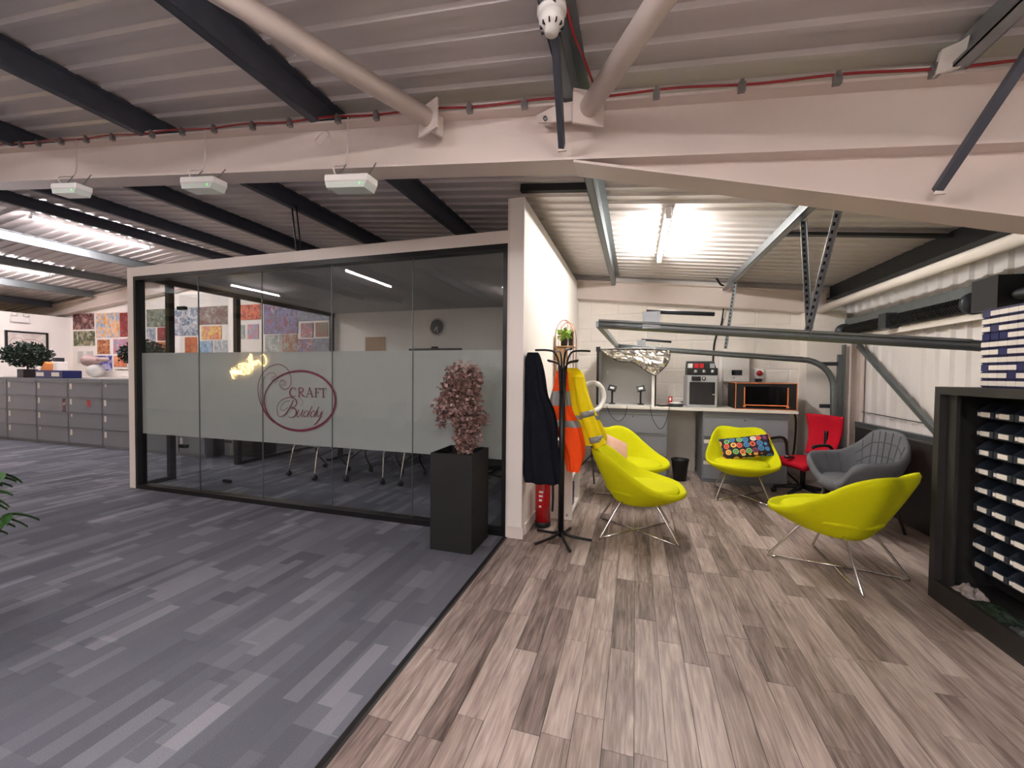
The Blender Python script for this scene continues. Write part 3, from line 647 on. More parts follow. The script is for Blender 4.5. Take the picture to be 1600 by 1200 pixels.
lateral(-.5, .45, 6.1, .985, .47, 3, 'grey three-drawer filing cabinet under the photo light tent', 'filing cabinets under the white worktop', [])
lateral(.9, 1.93, 6.1, .985, .47, 3, 'grey three-drawer filing cabinet under the orange-edged machine', 'filing cabinets under the white worktop', [(1, .06, .04, .09, .05, 'paper'), (2, .06, .04, .09, .05, 'paper')])
tag(MB().box((-.52, 6.06, .985), (2.02, 6.86, 1.02), bev=.003).build('worktop', 'desk_white'), 'long white worktop on two grey cabinets at the far wall', 'worktop')
tag(MB().box((.46, 6.75, 0), (.895, 6.79, .985)).build('back_panel', 'desk_white'), 'white back panel in the kneehole between the two cabinets', 'panel')
WZ = 1.02
# photo light tent
t = thing('photo_light_tent', 'grey photo light tent standing open on the worktop', 'light tent', (-.13, 6.42, WZ))
MB().box((-.41, -.2, 0), (.4, .36, .012)).box((-.41, .345, .012), (.4, .36, .84)).box((-.41, -.2, .84), (.4, .36, .85)).box((.385, -.2, .012), (.4, .345, .84)).box((-.41, -.2, .012), (-.395, .345, .84)).build('shell', 'grey_fabric', t)
MB().box((-.43, -.21, 0), (-.395, -.18, .86)).box((-.44, -.215, .8), (-.38, -.17, .87)).build('edge_pole', 'black_plastic', t)
MB().box((.36, -.215, 0), (.4, -.195, .83)).build('edge_pole', 'white_plastic', t)
MB().tube([(.41, -.2, .0), (.41, -.205, .4), (.405, -.2, .83)], .012, 6).build('edge_binding', 'black_matt', t)
# silver flap
def flap(u, v):
    tl, tr_, br, bl = (AY(*p, 6.2) for p in ((939, 546), (1046, 547), (1024, 586), (956, 560)))
    p = (tl*(1-u)+tr_*u)*(1-v)+(bl*(1-u)+br*u)*v
    n_ = mnoise.noise(Vector((u*6, v*4, 1.3)))*.07+mnoise.noise(Vector((u*14, v*9, 5)))*.03
    bulge = .035*sin(pi*u)*(v > .9)
    return Vector((p.x+.07*(u > .9)*sin(pi*v), p.y-.03-.06*sin(pi*v)+n_, p.z-.02*sin(u*9)*v+bulge))
mb = MB(); mb.grid(flap, 22, 12, sm=False)
o = mb.build('silver_flap', 'silver_foil', None); tag(o, 'crumpled silver reflector flap hanging over the light tent', 'reflector')
MB().tube([flap(u, 0) for u in [i/20 for i in range(21)]]+[flap(1, v) for v in [i/8 for i in range(1, 9)]]+[flap(u, 1) for u in [1-i/20 for i in range(1, 21)]], .006, 6).build('binding', 'black_matt', o)
for i, x in enumerate((-.33, .08)):
    t = thing('led_lamp', 'small black panel lamp on a stalk inside the light tent, %s one' % ('left' if i == 0 else 'right'), 'lamp', (x, 6.3, WZ+.012), 0, 'lamps in the light tent')
    MB().lathe([(.05, 0), (.05, .012), (.012, .02)], 14).build('foot', 'black_plastic', t)
    MB().tube([(0, 0, .015), (0, 0, .2)], .014, 10).build('stalk', 'black_plastic', t)
    mm = Matrix.Translation((0, -.01, .24)) @ Matrix.Rotation(-.6, 4, 'X') @ Matrix.Rotation(.25*(1-2*i), 4, 'Y')
    MB().box((-.06, -.012, -.045), (.06, .012, .045), mm).build('head', 'black_plastic', t)
    MB().box((-.03, -.0135, -.02), (.03, -.011, .015), mm).build('panel', 'white_plastic', t)
for i, pts in enumerate(([(948, 634), (955, 650), (967, 658), (977, 648), (980, 634)], [(1016, 634), (1020, 655), (1031, 670), (1040, 660), (1046, 634)])):
    tag(MB().tube(spline([AY(*p, 6.035) for p in pts], 6), .004, 5).build('lamp_cable', 'black_matt'), 'thin black cable looping over the worktop edge, %s loop' % ('left' if i == 0 else 'right'), 'cable', 'cables over the worktop edge')
# ring light on a stand
t = thing('ring_light', 'white ring light on a black stand left of the light tent', 'ring light', (-.57, 5.78, 0), .75)
mb = MB(); mb.tube([(.2*cos(a), 0, 1.16+.2*sin(a)) for a in [2*pi*i/36 for i in range(36)]], .034, 10, closed=True); mb.build('ring', 'white_plastic', t)
MB().tube([(0, 0, .3), (0, 0, .95)], .014, 10).build('pole', 'black_metal', t)
for i in range(3): a = 2*pi*i/3; MB().tube([(0, 0, .35), (.3*cos(a), .3*sin(a), .01)], .01, 8).build('leg', 'black_metal', t)
MB().box((-.03, -.02, .93), (.03, .02, .99)).build('clamp', 'black_plastic', t)
# dish, red tool
t = thing('tape_dish', 'round dark dish with a white lid on the worktop', 'dish', (.57, 6.3, WZ)); MB().lathe([(.085, 0), (.1, .02), (.1, .045), (.09, .048)], 24).build('dish', 'dark_steel', t); MB().lathe([(.095, .046), (.1, .058), (.03, .064)], 24).build('lid', 'white_plastic', t)
t = thing('red_tool', 'small upright red tool beside the dish', 'tool', (.5, 6.42, WZ)); MB().box((-.028, -.02, 0), (.028, .02, .14), bev=.006).build('body', 'ext_red', t); MB().box((-.016, -.021, .08), (.012, -.019, .125)).build('label_plate', 'white_plastic', t)
tag(MB().tube(spline([(.3, 6.25, WZ+.02), (.36, 6.22, WZ+.012), (.45, 6.28, WZ+.012), (.52, 6.22, WZ+.012), (.6, 6.45, WZ+.03), (.68, 6.5, WZ+.06)], 6), .012, 6).build('desk_cable', 'black_matt'), 'thick black cable lying on the worktop by the dish', 'cable')
# silver bench machine with black glass door, parts rack on top
t = thing('bench_machine', 'silver bench machine with a black glass door on the worktop', 'machine', (.91, 6.3, WZ))
MB().box((-.2, 0, .0), (.2, .42, .46), bev=.008).build('body', 'grey_metal', t)
d = MB().box((-.165, -.012, .04), (.165, .0, .36), bev=.003).build('door', 'dark_glass', t); MB().box((.13, -.03, .18), (.16, -.012, .195)).build('handle', 'grey_metal', d)
MB().box((-.14, -.012, .375), (-.02, 0, .44)).build('display', 'dark_glass', t)
MB().tube([(.02, -.014, .41), (.02, .0, .41)], .026, 16).build('dial_rim', 'black_plastic', t); MB().tube([(.02, -.02, .41), (.02, -.012, .41)], .014, 12).build('dial', 'white_plastic', t)
t = thing('parts_rack', 'black rack of small bottles and jars on top of the silver machine', 'rack', (.91, 6.42, WZ+.46))
MB().box((-.2, -.12, 0), (.2, .12, .1)).build('tray', 'black_plastic', t); MB().prism([(-.2, .1), (.2, .1), (.17, .2), (-.19, .2)], .0, .12).build('back_board', 'dark_steel', t)
for i, (x, mm) in enumerate(((-.15, 'white_plastic'), (-.07, 'ext_red'), (.0, 'ext_red'), (.07, 'leaf_dark'), (.14, 'grey_metal'))):
    MB().box((x-.03, -.05, .1), (x+.03, -.01, .165)).build('packet', mm, t)
for x in (-.09, .02, .13): MB().lathe([(.02, 0), (.022, .03), (.012, .045)], 12, (x, -.128, .03)).build('jar', 'grey_metal', t)
# orange edged enclosure
t = thing('laser_enclosure', 'black box machine with orange edges at the right of the worktop', 'machine', (1.68, 6.2, WZ))
MB().box((-.36, 0, 0), (.36, .5, .36)).build('body', 'black_plastic', t)
mb = MB()
for z in (.0, .352): mb.box((-.365, -.005, z), (.365, .003, z+.008))
for x in (-.365, .357): mb.box((x, -.005, .0), (x+.008, .003, .36))
for z in (.352,): mb.box((-.365, 0, z), (-.357, .5, z+.01)).box((-.36, .49, z), (.36, .5, z+.01))
mb.build('edge_trim', 'orange_edge', t)
d = MB().box((-.25, -.006, .03), (.25, .0, .31)).build('door', 'dark_glass', t)
MB().box((-.262, -.014, .04), (-.25, -.004, .3)).box((.25, -.014, .04), (.262, -.004, .3)).box((-.262, -.014, .052), (.262, -.004, .066)).build('door_frame', 'orange_edge', d)
for x in (-.256, .256): MB().box((x-.014, -.02, .03), (x+.014, -.004, .055)).build('corner', 'orange_edge', d)
# wall units
t = thing('heater_unit', 'white wall-hung unit with a small dark display above the orange-edged box', 'heater', (1.455, 6.8, 1.38))
MB().box((-.17, 0, 0), (.17, .2, .44), bev=.01).build('casing', 'white_plastic', t); MB().box((-.07, -.004, .1), (.07, .002, .18)).build('display', 'dark_glass', t); MB().lathe([(.01, 0), (.01, .01)], 10, (-.04, -.002, .06)).build('button', 'black_plastic', t)
MB().tube([(-.2, .1, -.36), (-.2, .1, .1), (-.2, .12, .44)], .035, 10).build('flue_pipe', 'white_plastic', t)
t = thing('isolator_switch', 'red and white isolator switch on the wall right of the heater', 'switch', (1.785, 6.93, 1.43)); MB().box((-.065, 0, 0), (.065, .07, .15), bev=.008).build('box', 'white_plastic', t); MB().tube([(0, 0, .085), (0, -.03, .085)], .04, 18).build('knob', 'ext_red', t); MB().box((-.04, .01, -.04), (.04, .06, 0)).build('gland', 'black_plastic', t)
pts = [AX(1118, 432, 1.05), (1.2, 6.75, 2.78), (1.28, 6.95, 2.7), (1.25, 6.975, 2.2), (1.17, 6.975, 1.95), (1.15, 6.975, 1.5), (1.16, 6.95, 1.2), (1.2, 6.9, 1.05)]
tag(MB().tube(spline([(1.12, 6.7, 2.95), (1.2, 6.8, 2.86), (1.3, 6.96, 2.78), (1.27, 6.98, 2.3), (1.2, 6.98, 2.1), (1.165, 6.98, 1.9), (1.16, 6.98, 1.4), (1.2, 6.9, 1.06)], 8), .014, 7).build('hanging_flex', 'black_matt'), 'black cable dropping down the block wall to the worktop', 'cable')
tag(MB().tube([AY(1136, 452, 6.97), AY(1131, 498, 6.97)], .012, 8).build('conduit', 'white_plastic'), 'short white conduit on the block wall below the right purlin', 'conduit')
tag(MB().tube([AY(962, 446, 6.97), AY(962, 474, 6.97)], .012, 8).build('conduit', 'white_plastic'), 'short white conduit on the block wall below the smoke detector purlin', 'conduit')
# waste bin
t = thing('waste_bin', 'black waste bin on the floor between the grey cabinets', 'bin', (.62, 6.12, 0)); MB().lathe([(.085, 0), (.115, .28), (.122, .285), (.122, .3), (.108, .3), (.08, .02)], 24).build('tub', 'black_plastic', t)
tag(MB().tube(spline([(2.05, 6.5, 1.0), (2.1, 6.4, .9), (2.08, 6.4, .4), (2.0, 6.42, .2), (2.15, 6.4, .02)], 6), .012, 6).build('floor_flex', 'black_matt'), 'black cable hanging from the right end of the worktop', 'cable')
# ------------------------------------------------------------------ chairs
def shell_mesh(rim, z0, r0, th=.022, kz=1.35, n=72, nv=12, back_shift=0.0):
    """smooth bowl shell: rim = [(angle deg, radius, height)...], angle 0 is the front (+X)"""
    rim = sorted(rim+[(360-a, r, h) for a, r, h in rim if 0 < a < 180]); cl = [Vector((a, r, h)) for a, r, h in rim]
    def at(phi):
        phi = phi % 360
        for i in range(len(cl)):
            a, b = cl[i], cl[(i+1) % len(cl)]; b0 = b.x+(360 if i == len(cl)-1 else 0)
            if a.x <= phi <= b0:
                t = (phi-a.x)/(b0-a.x); pa, pb = cl[i-1], cl[(i+2) % len(cl)]; xa = pa.x-(360 if pa.x > a.x else 0); xb = pb.x+(360 if pb.x < b0-1e-6 else 0); xb += 360 if xb <= b0 else 0
                out = []
                for g in (lambda q: q.y, lambda q: q.z):
                    dd = b0-a.x; m0 = (g(b)-g(pa))/(b0-xa)*dd; m1 = (g(pb)-g(a))/(xb-a.x)*dd
                    out.append((2*t**3-3*t*t+1)*g(a)+(t**3-2*t*t+t)*m0+(-2*t**3+3*t*t)*g(b)+(t**3-t*t)*m1)
                return tuple(out)
        return cl[0].y, cl[0].z
    def P(phi, t, inner):
        r, h = at(phi); rr = r0+(r-r0)*t; zz = z0+(h-z0)*(t**kz); a = radians(phi)
        if inner: rr -= th*(.5+.5*t); zz += th*.9
        return Vector((rr*cos(a), rr*sin(a), zz))
    def fn(u, v):
        phi = 360*u
        if v <= .45: return P(phi, v/.45, False)
        if v < .55:
            a = (v-.45)/.1; p, q = P(phi, 1, False), P(phi, 1, True); m_ = p.lerp(q, a); m_.z += th*.9*sin(pi*a); return m_
        return P(phi, 1-(v-.55)/.45, True)
    shell_mesh.P = P
    mb = MB(); mb.grid(fn, n, 2*nv+5, closed=True)
    for idx in (0, 2*nv+4): mb.f.append(tuple(range(idx*n, idx*n+n))); mb.smooth.append(True)
    return mb
RIM = [(0, .385, .405), (30, .41, .41), (58, .435, .425), (80, .405, .475), (105, .375, .59), (128, .395, .71), (148, .425, .77), (180, .365, .758)]
def yellow_chair(loc, rz, label):
    t = thing('tub_chair', label, 'chair', loc, rz, 'lime tub chairs'); t.scale = (1.12, 1, 1)
    shell_mesh(RIM, .285, .16, th=.03).build('shell', 'lime', t)
    MB().lathe([(.0, .36), (.25, .375), (.285, .395), (.297, .42), (.285, .44), (.25, .452), (.0, .456)], 40, (.04, 0, .0), sx=1.0, sy=.98).build('seat_pad', 'lime', t)
    mb = {}
    for sx, sy in ((1, 1), (1, -1), (-1, 1), (-1, -1)):
        MB().tube(spline([(sx*.12, sy*.15, .32), (sx*.16, sy*.18, .27), (sx*.285, sy*.275, .03), (sx*.285, sy*.268, .012), (sx*.26, sy*.245, .009)], 5), .009, 8).build('leg', 'chrome', t)
    for s in (1, -1): MB().tube([(.265, s*.25, .008+.006*(s > 0)), (0, 0, .008+.012*(s > 0)), (-.265, -s*.25, .008+.006*(s > 0))], .009, 8).build('runner', 'chrome', t)
    return t
yellow_chair((-.04, 5.05, 0), radians(-42), 'lime yellow tub chair by the wall, holding the pink knitted cushion')
yellow_chair((.03, 3.97, 0), radians(4), 'lime yellow tub chair beside the coat stand, seen side on')
yellow_chair((1.25, 5.52, 0), radians(-98), 'lime yellow tub chair facing the viewer, with the floral cushion')
yellow_chair((1.49, 3.68, 0), radians(129), 'lime yellow tub chair in the foreground, seen from behind beside the black rack')
def pillow(name, label, w_, h_, d_, mm, loc, rot):
    def fn(u, v, s):
        x, z = (u*2-1), (v*2-1); e = max(0, (1-abs(x)**3)*(1-abs(z)**3))**.5; return Vector((x*w_/2*(1-.06*(1-abs(z))), s*d_/2*e, z*h_/2*(1-.06*(1-abs(x)))))
    mb = MB(); mb.grid(lambda u, v: fn(u, v, 1), 16, 12); mb.grid(lambda u, v: fn(u, v, -1), 16, 12)
    o = mb.build(name, mm, None, loc); o.rotation_euler = rot; return tag(o, label, 'cushion')
pillow('cushion', 'dark cushion printed with bright flowers, on the chair facing the viewer', .56, .28, .13, 'floral', (1.31, 5.58, .6), (-.5, radians(-11), radians(-4)))
pillow('cushion', 'pale pink knitted cushion on the yellow chair by the wall', .34, .3, .12, 'pink_knit', (-.2, 4.98, .58), (-.5, radians(24), radians(40)))
# red office chair
t = thing('office_chair', 'red office chair with black arms and wheeled base', 'chair', (1.98, 5.76, 0), radians(208))
def backr(u, v): 
    x = (u-.5)*2; z = v; wd = .22*(.82+.3*v-.12*v*v*0); return Vector((-.22-.05*sin(pi*v)+.10*v**2*.0-.05*(1-x*x)*1.0-.07*v, x*wd, .5+.5*z))
mb = MB(); mb.grid(backr, 14, 14); bk = mb.build('backrest', 'red_fabric', t); mo = bk.modifiers.new('solid', 'SOLIDIFY'); mo.thickness = .02
MB().tube(spline([(-.1, 0, .4), (-.26, 0, .42), (-.32, 0, .6), (-.33, 0, .8)], 6), .022, 8).build('back_bar', 'black_plastic', t)
pth = lambda u, v: Vector(((u-.5)*.5, (v-.5)*.5*(.9+.1*u), .46+.03*(1-(2*u-1)**4)*(1-(2*v-1)**4)-.03*(u**3)))
mb = MB(); mb.grid(pth, 14, 14); st = mb.build('seat', 'red_fabric', t); mo = st.modifiers.new('solid', 'SOLIDIFY'); mo.thickness = .06; mo.offset = -1
for s in (-1, 1): MB().tube(spline([(-.1, s*.22, .42), (-.08, s*.3, .45), (-.06, s*.31, .62), (.0, s*.31, .68), (.14, s*.3, .68), (.2, s*.3, .66)], 5), .018, 8).build('armrest', 'black_plastic', t)
MB().tube([(0, 0, .12), (0, 0, .42)], .028, 12).build('gas_lift', 'black_metal', t)
for i in range(5):
    a = 2*pi*i/5+.3; lg = MB().tube([(0, 0, .13), (.16*cos(a), .16*sin(a), .105), (.3*cos(a), .3*sin(a), .075)], [.03, .024, .018], 8).build('base_leg', 'black_plastic', t)
    c = Vector((.3*cos(a), .3*sin(a), .03)); dd = Vector((-sin(a), cos(a), 0))*.025; MB().tube([c-dd, c+dd], .03, 14).build('castor', 'black_plastic', lg)
t = thing('game_controller', 'small black remote lying on the red seat', 'remote', (1.8, 5.66, .482), .5); MB().box((-.06, -.025, 0), (.06, .025, .025), bev=.008).build('body', 'black_plastic', t); MB().box((-.05, -.012, .025), (-.03, .012, .03)).build('buttons', 'white_plastic', t)
# grey quilted armchair
t = thing('armchair', 'grey quilted armchair with dark legs in front of the ribbed wall', 'chair', (2.12, 4.82, 0), radians(200))
GR = [(0, .30, .42), (26, .35, .44), (44, .42, .595), (75, .36, .62), (110, .345, .64), (134, .38, .73), (153, .375, .855), (180, .335, .885)]
sh = shell_mesh(GR, .34, .24, th=.05, kz=1.0).build('shell', 'grey_velvet', t)
MB().lathe([(.0, .36), (.27, .36), (.3, .4), (.295, .45), (.25, .475), (.0, .48)], 32, (.03, 0, 0)).build('seat_cushion', 'grey_velvet', t)
mb = MB(); SP = shell_mesh.P
for ph in (140, 154, 167, 180, 193, 206, 220): mb.tube([SP(ph, tt, True) for tt in (.35, .5, .65, .8, .95, 1)], .0045, 5)
for tt in (.55, .8): mb.tube([SP(ph, tt, True) for ph in range(130, 231, 5)], .0045, 5)
for ph in (75, 100, 260, 285): mb.tube([SP(ph, tt, True) for tt in (.35, .6, .8, 1)], .0045, 5)
mb.build('quilt_seams', 'seam_grey', t)
for sx, sy in ((1, 1), (1, -1), (-1, 1), (-1, -1)): MB().tube([(sx*.17, sy*.17, .36), (sx*.25, sy*.25, .0)], [.02, .012], 8).build('leg', 'dark_wood', t)
# ------------------------------------------------------------------ black cabinet of bins, blue drawers
CX = 1.92
t = thing('bin_cabinet', 'tall black open cabinet full of labelled bins at the right edge', 'cabinet', (0, 0, 0))
y0, y1, dz = 1.35, 3.42, 1.412
MB().box((CX, y1-.05, .0), (2.5, y1, dz)).build('side_panel', 'cab_black', t); MB().box((CX, y0, .0), (2.5, y0+.05, dz)).build('side_panel', 'cab_black', t)
MB().box((CX, y0+.05, dz-.05), (2.5, y1-.05, dz)).build('top_panel', 'cab_black', t); MB().box((CX, y0+.05, 0), (2.5, y1-.05, .13)).build('plinth', 'cab_black', t)
MB().box((2.45, y0+.05, .13), (2.5, y1-.05, dz-.05)).build('back_panel', 'black_matt', t); MB().box((CX+.04, y1-.13, .13), (CX+.06, y1-.05, dz-.05)).build('inner_stile', 'cab_black', t)
BX = 2.054
MB().box((BX+.132, 1.42, .16), (BX+.15, 3.36, 1.34)).build('louvre_panel', 'black_matt', t)
def make_bin():
    r = thing('parts_bin', '', 'bin', (0, 0, 0), 0, 'parts bins in the black cabinet')
    wv, hv, dv_ = .124, .09, .13
    mb = MB().box((-dv_, -wv/2, 0), (0, wv/2, .004)).box((-.004, -wv/2, 0), (0, wv/2, hv)); lip = .04
    for s in (-1, 1): mb.prism([(-dv_, 0), (0, 0), (0, hv), (-dv_*.55, hv), (-dv_, lip)], s*wv/2-.002*(s > 0)-.0, s*wv/2+.002*(s < 0)) 
    mb.box((-dv_, -wv/2, 0), (-dv_+.004, wv/2, lip)); mb.build('tub', 'bin_plastic', r)
    return r
proto = make_bin(); lab = MB().box((-.134, -.036, .008), (-.1305, .03, .036)).mesh('label_card', 'paper'); lab2 = MB().box((-.134, .034, .012), (-.1305, .052, .032)).mesh('label_card', 'paper')
cols = [3.215, 3.082, 2.95, 2.817]; rowz = [1.225-.117*i for i in range(9)]
first = True; colname = ['farthest column', 'second column from the far end', 'third column from the far end', 'column nearest the picture edge']; rown = ['top', 'second', 'third', 'fourth', 'fifth', 'sixth', 'seventh', 'eighth', 'bottom']
for ci, cy in enumerate(cols):
    for ri, z in enumerate(rowz):
        o = proto if first else copy_tree(proto); first = False
        o.location = (BX+.13, cy, z); o['label'] = 'small black parts bin, %s row, %s of the black cabinet' % (rown[ri], colname[ci])
for o in [o for o in COL.objects if o.name.startswith('parts_bin')]:
    l = bpy.data.objects.new('label_card', lab); COL.objects.link(l); l.parent = o
    if random.random() < .6: l = bpy.data.objects.new('label_card', lab2); COL.objects.link(l); l.parent = o
def crumple(name, label, c, sx, sy, sz, mm, seed):
    def fn(u, v):
        x, y = u*2-1, v*2-1; e = max(0, 1-max(abs(x), abs(y))**2)
        return Vector((c[0]+x*sx+.02*mnoise.noise(Vector((u*5, v*5, seed))), c[1]+y*sy+.02*mnoise.noise(Vector((u*5, v*5, seed+9))), c[2]+e*sz*(.7+.8*mnoise.noise(Vector((u*7, v*7, seed+4))))))
    mb = MB(); mb.grid(fn, 14, 14, sm=False); o = mb.build(name, mm); return tag(o, label, 'bag')
crumple('plastic_bag', 'crumpled clear plastic bag on the cabinet floor, far end', (2.0, 3.2, .135), .05, .08, .06, 'film_grey', 1)
crumple('plastic_bag', 'flat green and clear packet lying in the cabinet bottom', (2.0, 2.98, .135), .06, .12, .03, 'leaf_dark', 2)
crumple('plastic_bag', 'dark plastic packet at the bottom right of the cabinet', (2.0, 2.72, .135), .06, .12, .05, 'dark_steel', 3)
t = thing('drawer_organiser', 'dark blue organiser of small labelled drawers on the black cabinet', 'organiser', (1.98, 0, dz))
oy1 = 3.165; nrow, ncol = 10, 9; ph, pw = .0455, .0605
MB().box((.02, oy1-ncol*pw-.012, 0), (.2, oy1, nrow*ph+.012)).build('case', 'navy', t)
for r in range(nrow):
    for c_ in range(ncol):
        yb = oy1-.006-(c_+1)*pw; zb = .006+r*ph
        d = MB().box((.008, yb+.003, zb+.003), (.02, yb+pw-.003, zb+ph-.003)).build('drawer', 'blue_plastic', t)
        if random.random() < .82: MB().box((.0055, yb+.001, zb+.009), (.008, yb+pw-.001, zb+ph-.009)).build('label_card', 'paper', d)
# ------------------------------------------------------------------ coat stand corner
cs = (-.613, 3.555)
t = thing('coat_stand', 'black metal coat stand on a five-toed foot beside the white wall end', 'coat stand', (*cs, 0), .35)
MB().tube([(0, 0, .03), (0, 0, 1.52)], .026, 14).build('pole', 'black_metal', t)
for i in range(5):
    a = 2*pi*i/5-.2; MB().tube(spline([(.0, .0, .09), (.05*cos(a), .05*sin(a), .05), (.13*cos(a), .13*sin(a), .03), (.27*cos(a), .27*sin(a), .012)], 5), .012, 8).build('foot', 'black_metal', t)
for i in range(4):
    a = pi/2*i+.1
    MB().tube(spline([(.02*cos(a), .02*sin(a), 1.3), (.035*cos(a), .035*sin(a), 1.55), (.07*cos(a), .07*sin(a), 1.655), (.13*cos(a), .13*sin(a), 1.68), (.25*cos(a), .25*sin(a), 1.68)], 6), .009, 8).build('top_arm', 'black_metal', t)
    a += .5; MB().tube(spline([(.02*cos(a), .02*sin(a), 1.4), (.035*cos(a), .035*sin(a), 1.53), (.08*cos(a), .08*sin(a), 1.575), (.18*cos(a), .18*sin(a), 1.59)], 6), .009, 8).build('lower_arm', 'black_metal', t)
def garment(name, label, secs, mm, folds=9, amp=.012, seed=0, n=40, bands=()):
    """hanging garment: secs = [(z, cx, cy, rx, ry, rot)] from top to bottom"""
    sp = spline([Vector((z, cx, cy)) for z, cx, cy, *_ in secs], 5); sr = spline([Vector((rx, ry, rt)) for *_, rx, ry, rt in secs], 5); k = len(sp); mb = MB()
    def pt(i, j, g=0):
        z, cx, cy = sp[i]; rx, ry, rt = sr[i]; th = 2*pi*j/n; f_ = amp*sin(folds*th+seed+z*3)*min(1, i/8)+amp*1.2*mnoise.noise(Vector((cos(th)*2+seed, sin(th)*2, z*4)))
        x, y = (rx+f_+g)*cos(th), (ry+f_+g)*sin(th); return Vector((cx+x*cos(rt)-y*sin(rt), cy+x*sin(rt)+y*cos(rt), z))
    vs = [pt(i, j) for i in range(k) for j in range(n)]; mb.add(vs, [(i*n+j, i*n+(j+1) % n, (i+1)*n+(j+1) % n, (i+1)*n+j) for i in range(k-1) for j in range(n)]+[tuple(range(n))], True)
    t = thing(name, label, 'garment'); mb.build('cloth', mm, t)
    for z0_, z1_ in bands:
        idx = [i for i in range(k) if z0_ >= sp[i].x >= z1_]
        if len(idx) < 2: continue
        b = MB(); vs = [pt(i, j, .004) for i in idx for j in range(n)]; b.add(vs, [(i*n+j, i*n+(j+1) % n, (i+1)*n+(j+1) % n, (i+1)*n+j) for i in range(len(idx)-1) for j in range(n)], True); b.build('reflective_band', 'reflective', t)
    return t
ax, ay = cs
garment('black_coat', 'long black coat hanging on the left of the coat stand', [(1.665, ax-.27, ay+.0, .05, .035, 0), (1.6, ax-.27, ay, .07, .05, 0), (1.3, ax-.25, ay, .095, .07, 0), (1.15, ax-.22, ay, .13, .08, 0), (.95, ax-.2, ay, .165, .09, 0), (.7, ax-.19, ay-.0, .17, .09, 0), (.53, ax-.17, ay, .17, .085, 0), (.5, ax-.17, ay, .165, .08, 0)], 'coat_cloth', 8, .016, 1)
garment('orange_vest', 'orange high-visibility vest with grey bands on the coat stand', [(1.5, ax-.02, ay+.075, .05, .03, 0), (1.36, ax-.035, ay+.075, .07, .035, 0), (1.15, ax-.035, ay+.075, .1, .04, 0), (1.0, ax+.03, ay+.075, .12, .042, 0), (.8, ax+.1, ay+.075, .095, .04, 0), (.6, ax+.095, ay+.07, .045, .03, 0)], 'orange_cloth', 5, .012, 3, bands=((1.34, 1.18), (1.08, .97)))
garment('yellow_jacket', 'yellow high-visibility jacket with grey bands on the coat stand', [(1.53, ax+.04, ay+.19, .06, .05, 0), (1.47, ax+.06, ay+.19, .1, .06, 0), (1.3, ax+.08, ay+.2, .115, .07, 0), (1.1, ax+.14, ay+.2, .135, .075, 0), (.93, ax+.21, ay+.2, .15, .075, 0), (.83, ax+.21, ay+.2, .14, .07, 0)], 'yellow_cloth', 6, .014, 5, bands=((1.13, 1.06),))
o = [x for x in COL.objects if x.name.startswith('yellow_jacket')][0]
MB().tube(spline([(ax+.12, ay+.12, 1.45), (ax+.16, ay+.1, 1.28), (ax+.215, ay+.09, 1.1), (ax+.285, ay+.09, .92), (ax+.33, ay+.09, .84)], 6), [.05]*6+[.056]*6+[.058]*6+[.058]*7, 14).build('sleeve', 'yellow_cloth', o)
for z_, xx in ((1.12, .209), (.9, .29)): MB().tube([(ax+xx-.007, ay+.092, z_+.025), (ax+xx+.007, ay+.09, z_-.025)], .063, 16).build('reflective_band', 'reflective', o)
# extinguisher
t = thing('fire_extinguisher', 'red fire extinguisher standing below the black coat', 'fire extinguisher', (-.84, 3.83, 0))
MB().lathe([(.07, 0), (.078, .01), (.078, .05), (.075, .052)], 20).build('foot_ring', 'black_plastic', t)
bd = MB().lathe([(.074, .05), (.074, .4), (.06, .45), (.025, .48), (.02, .5)], 24).build('cylinder', 'ext_red', t)
mb = MB()
for i, z_ in enumerate((.34, .30, .26, .2)): mb.box((-.02, -.0765, z_), (.02-.006*i, -.0735, z_+.018))
mb.build('printed_lines', 'white_plastic', bd)
MB().box((-.015, -.05, .5), (.015, .06, .525)).box((-.015, -.06, .54), (.015, .06, .555)).build('valve', 'black_plastic', t)
MB().tube(spline([(.03, 0, .51), (.09, 0, .48), (.1, .0, .3), (.095, 0, .15)], 6), .011, 7).build('hose', 'black_plastic', t)
tag(MB().box((-.955+.006, 3.56, 1.02), (-.935, 3.6, 1.13), bev=.004).build('copper_hook_plate', 'copper'), 'small copper-coloured plate on the white wall end', 'plate')
# white shelf unit, facing right
t = thing('white_bookcase', 'low white bookcase against the side wall behind the coat stand', 'bookcase', (-.93, 4.06, 0))
MB().box((0, 0, 0), (.34, .025, .8)).build('side_panel', 'white_paint', t); MB().box((0, .575, 0), (.34, .6, .8)).build('side_panel', 'white_paint', t)
for z_ in (.04, .4, .775): MB().box((0, .025, z_), (.335, .575, z_+.025)).build('shelf', 'white_paint', t)
MB().box((0, .025, 0), (.01, .575, .8)).build('back_panel', 'white_paint', t); MB().tube([(.29, -.003, .05), (.29, .0, .05)], .014, 14).build('cam_cap', 'grey_metal', t)
for i, (yy, z_, mm, c_) in enumerate(((4.11, .065, 'blue_plastic', 'dark blue'), (4.28, .065, 'navy', 'navy'), (4.12, .425, 'white_plastic', 'white'), (4.3, .425, 'black_plastic', 'black'))):
    tag(MB().box((-.8, yy, z_), (-.62, yy+.15, z_+.24), bev=.006).box((-.62, yy+.03, z_+.16), (-.615, yy+.12, z_+.2)).build('storage_box', mm), '%s storage box in the white bookcase behind the coat stand' % c_, 'box', 'boxes in the bookcase')
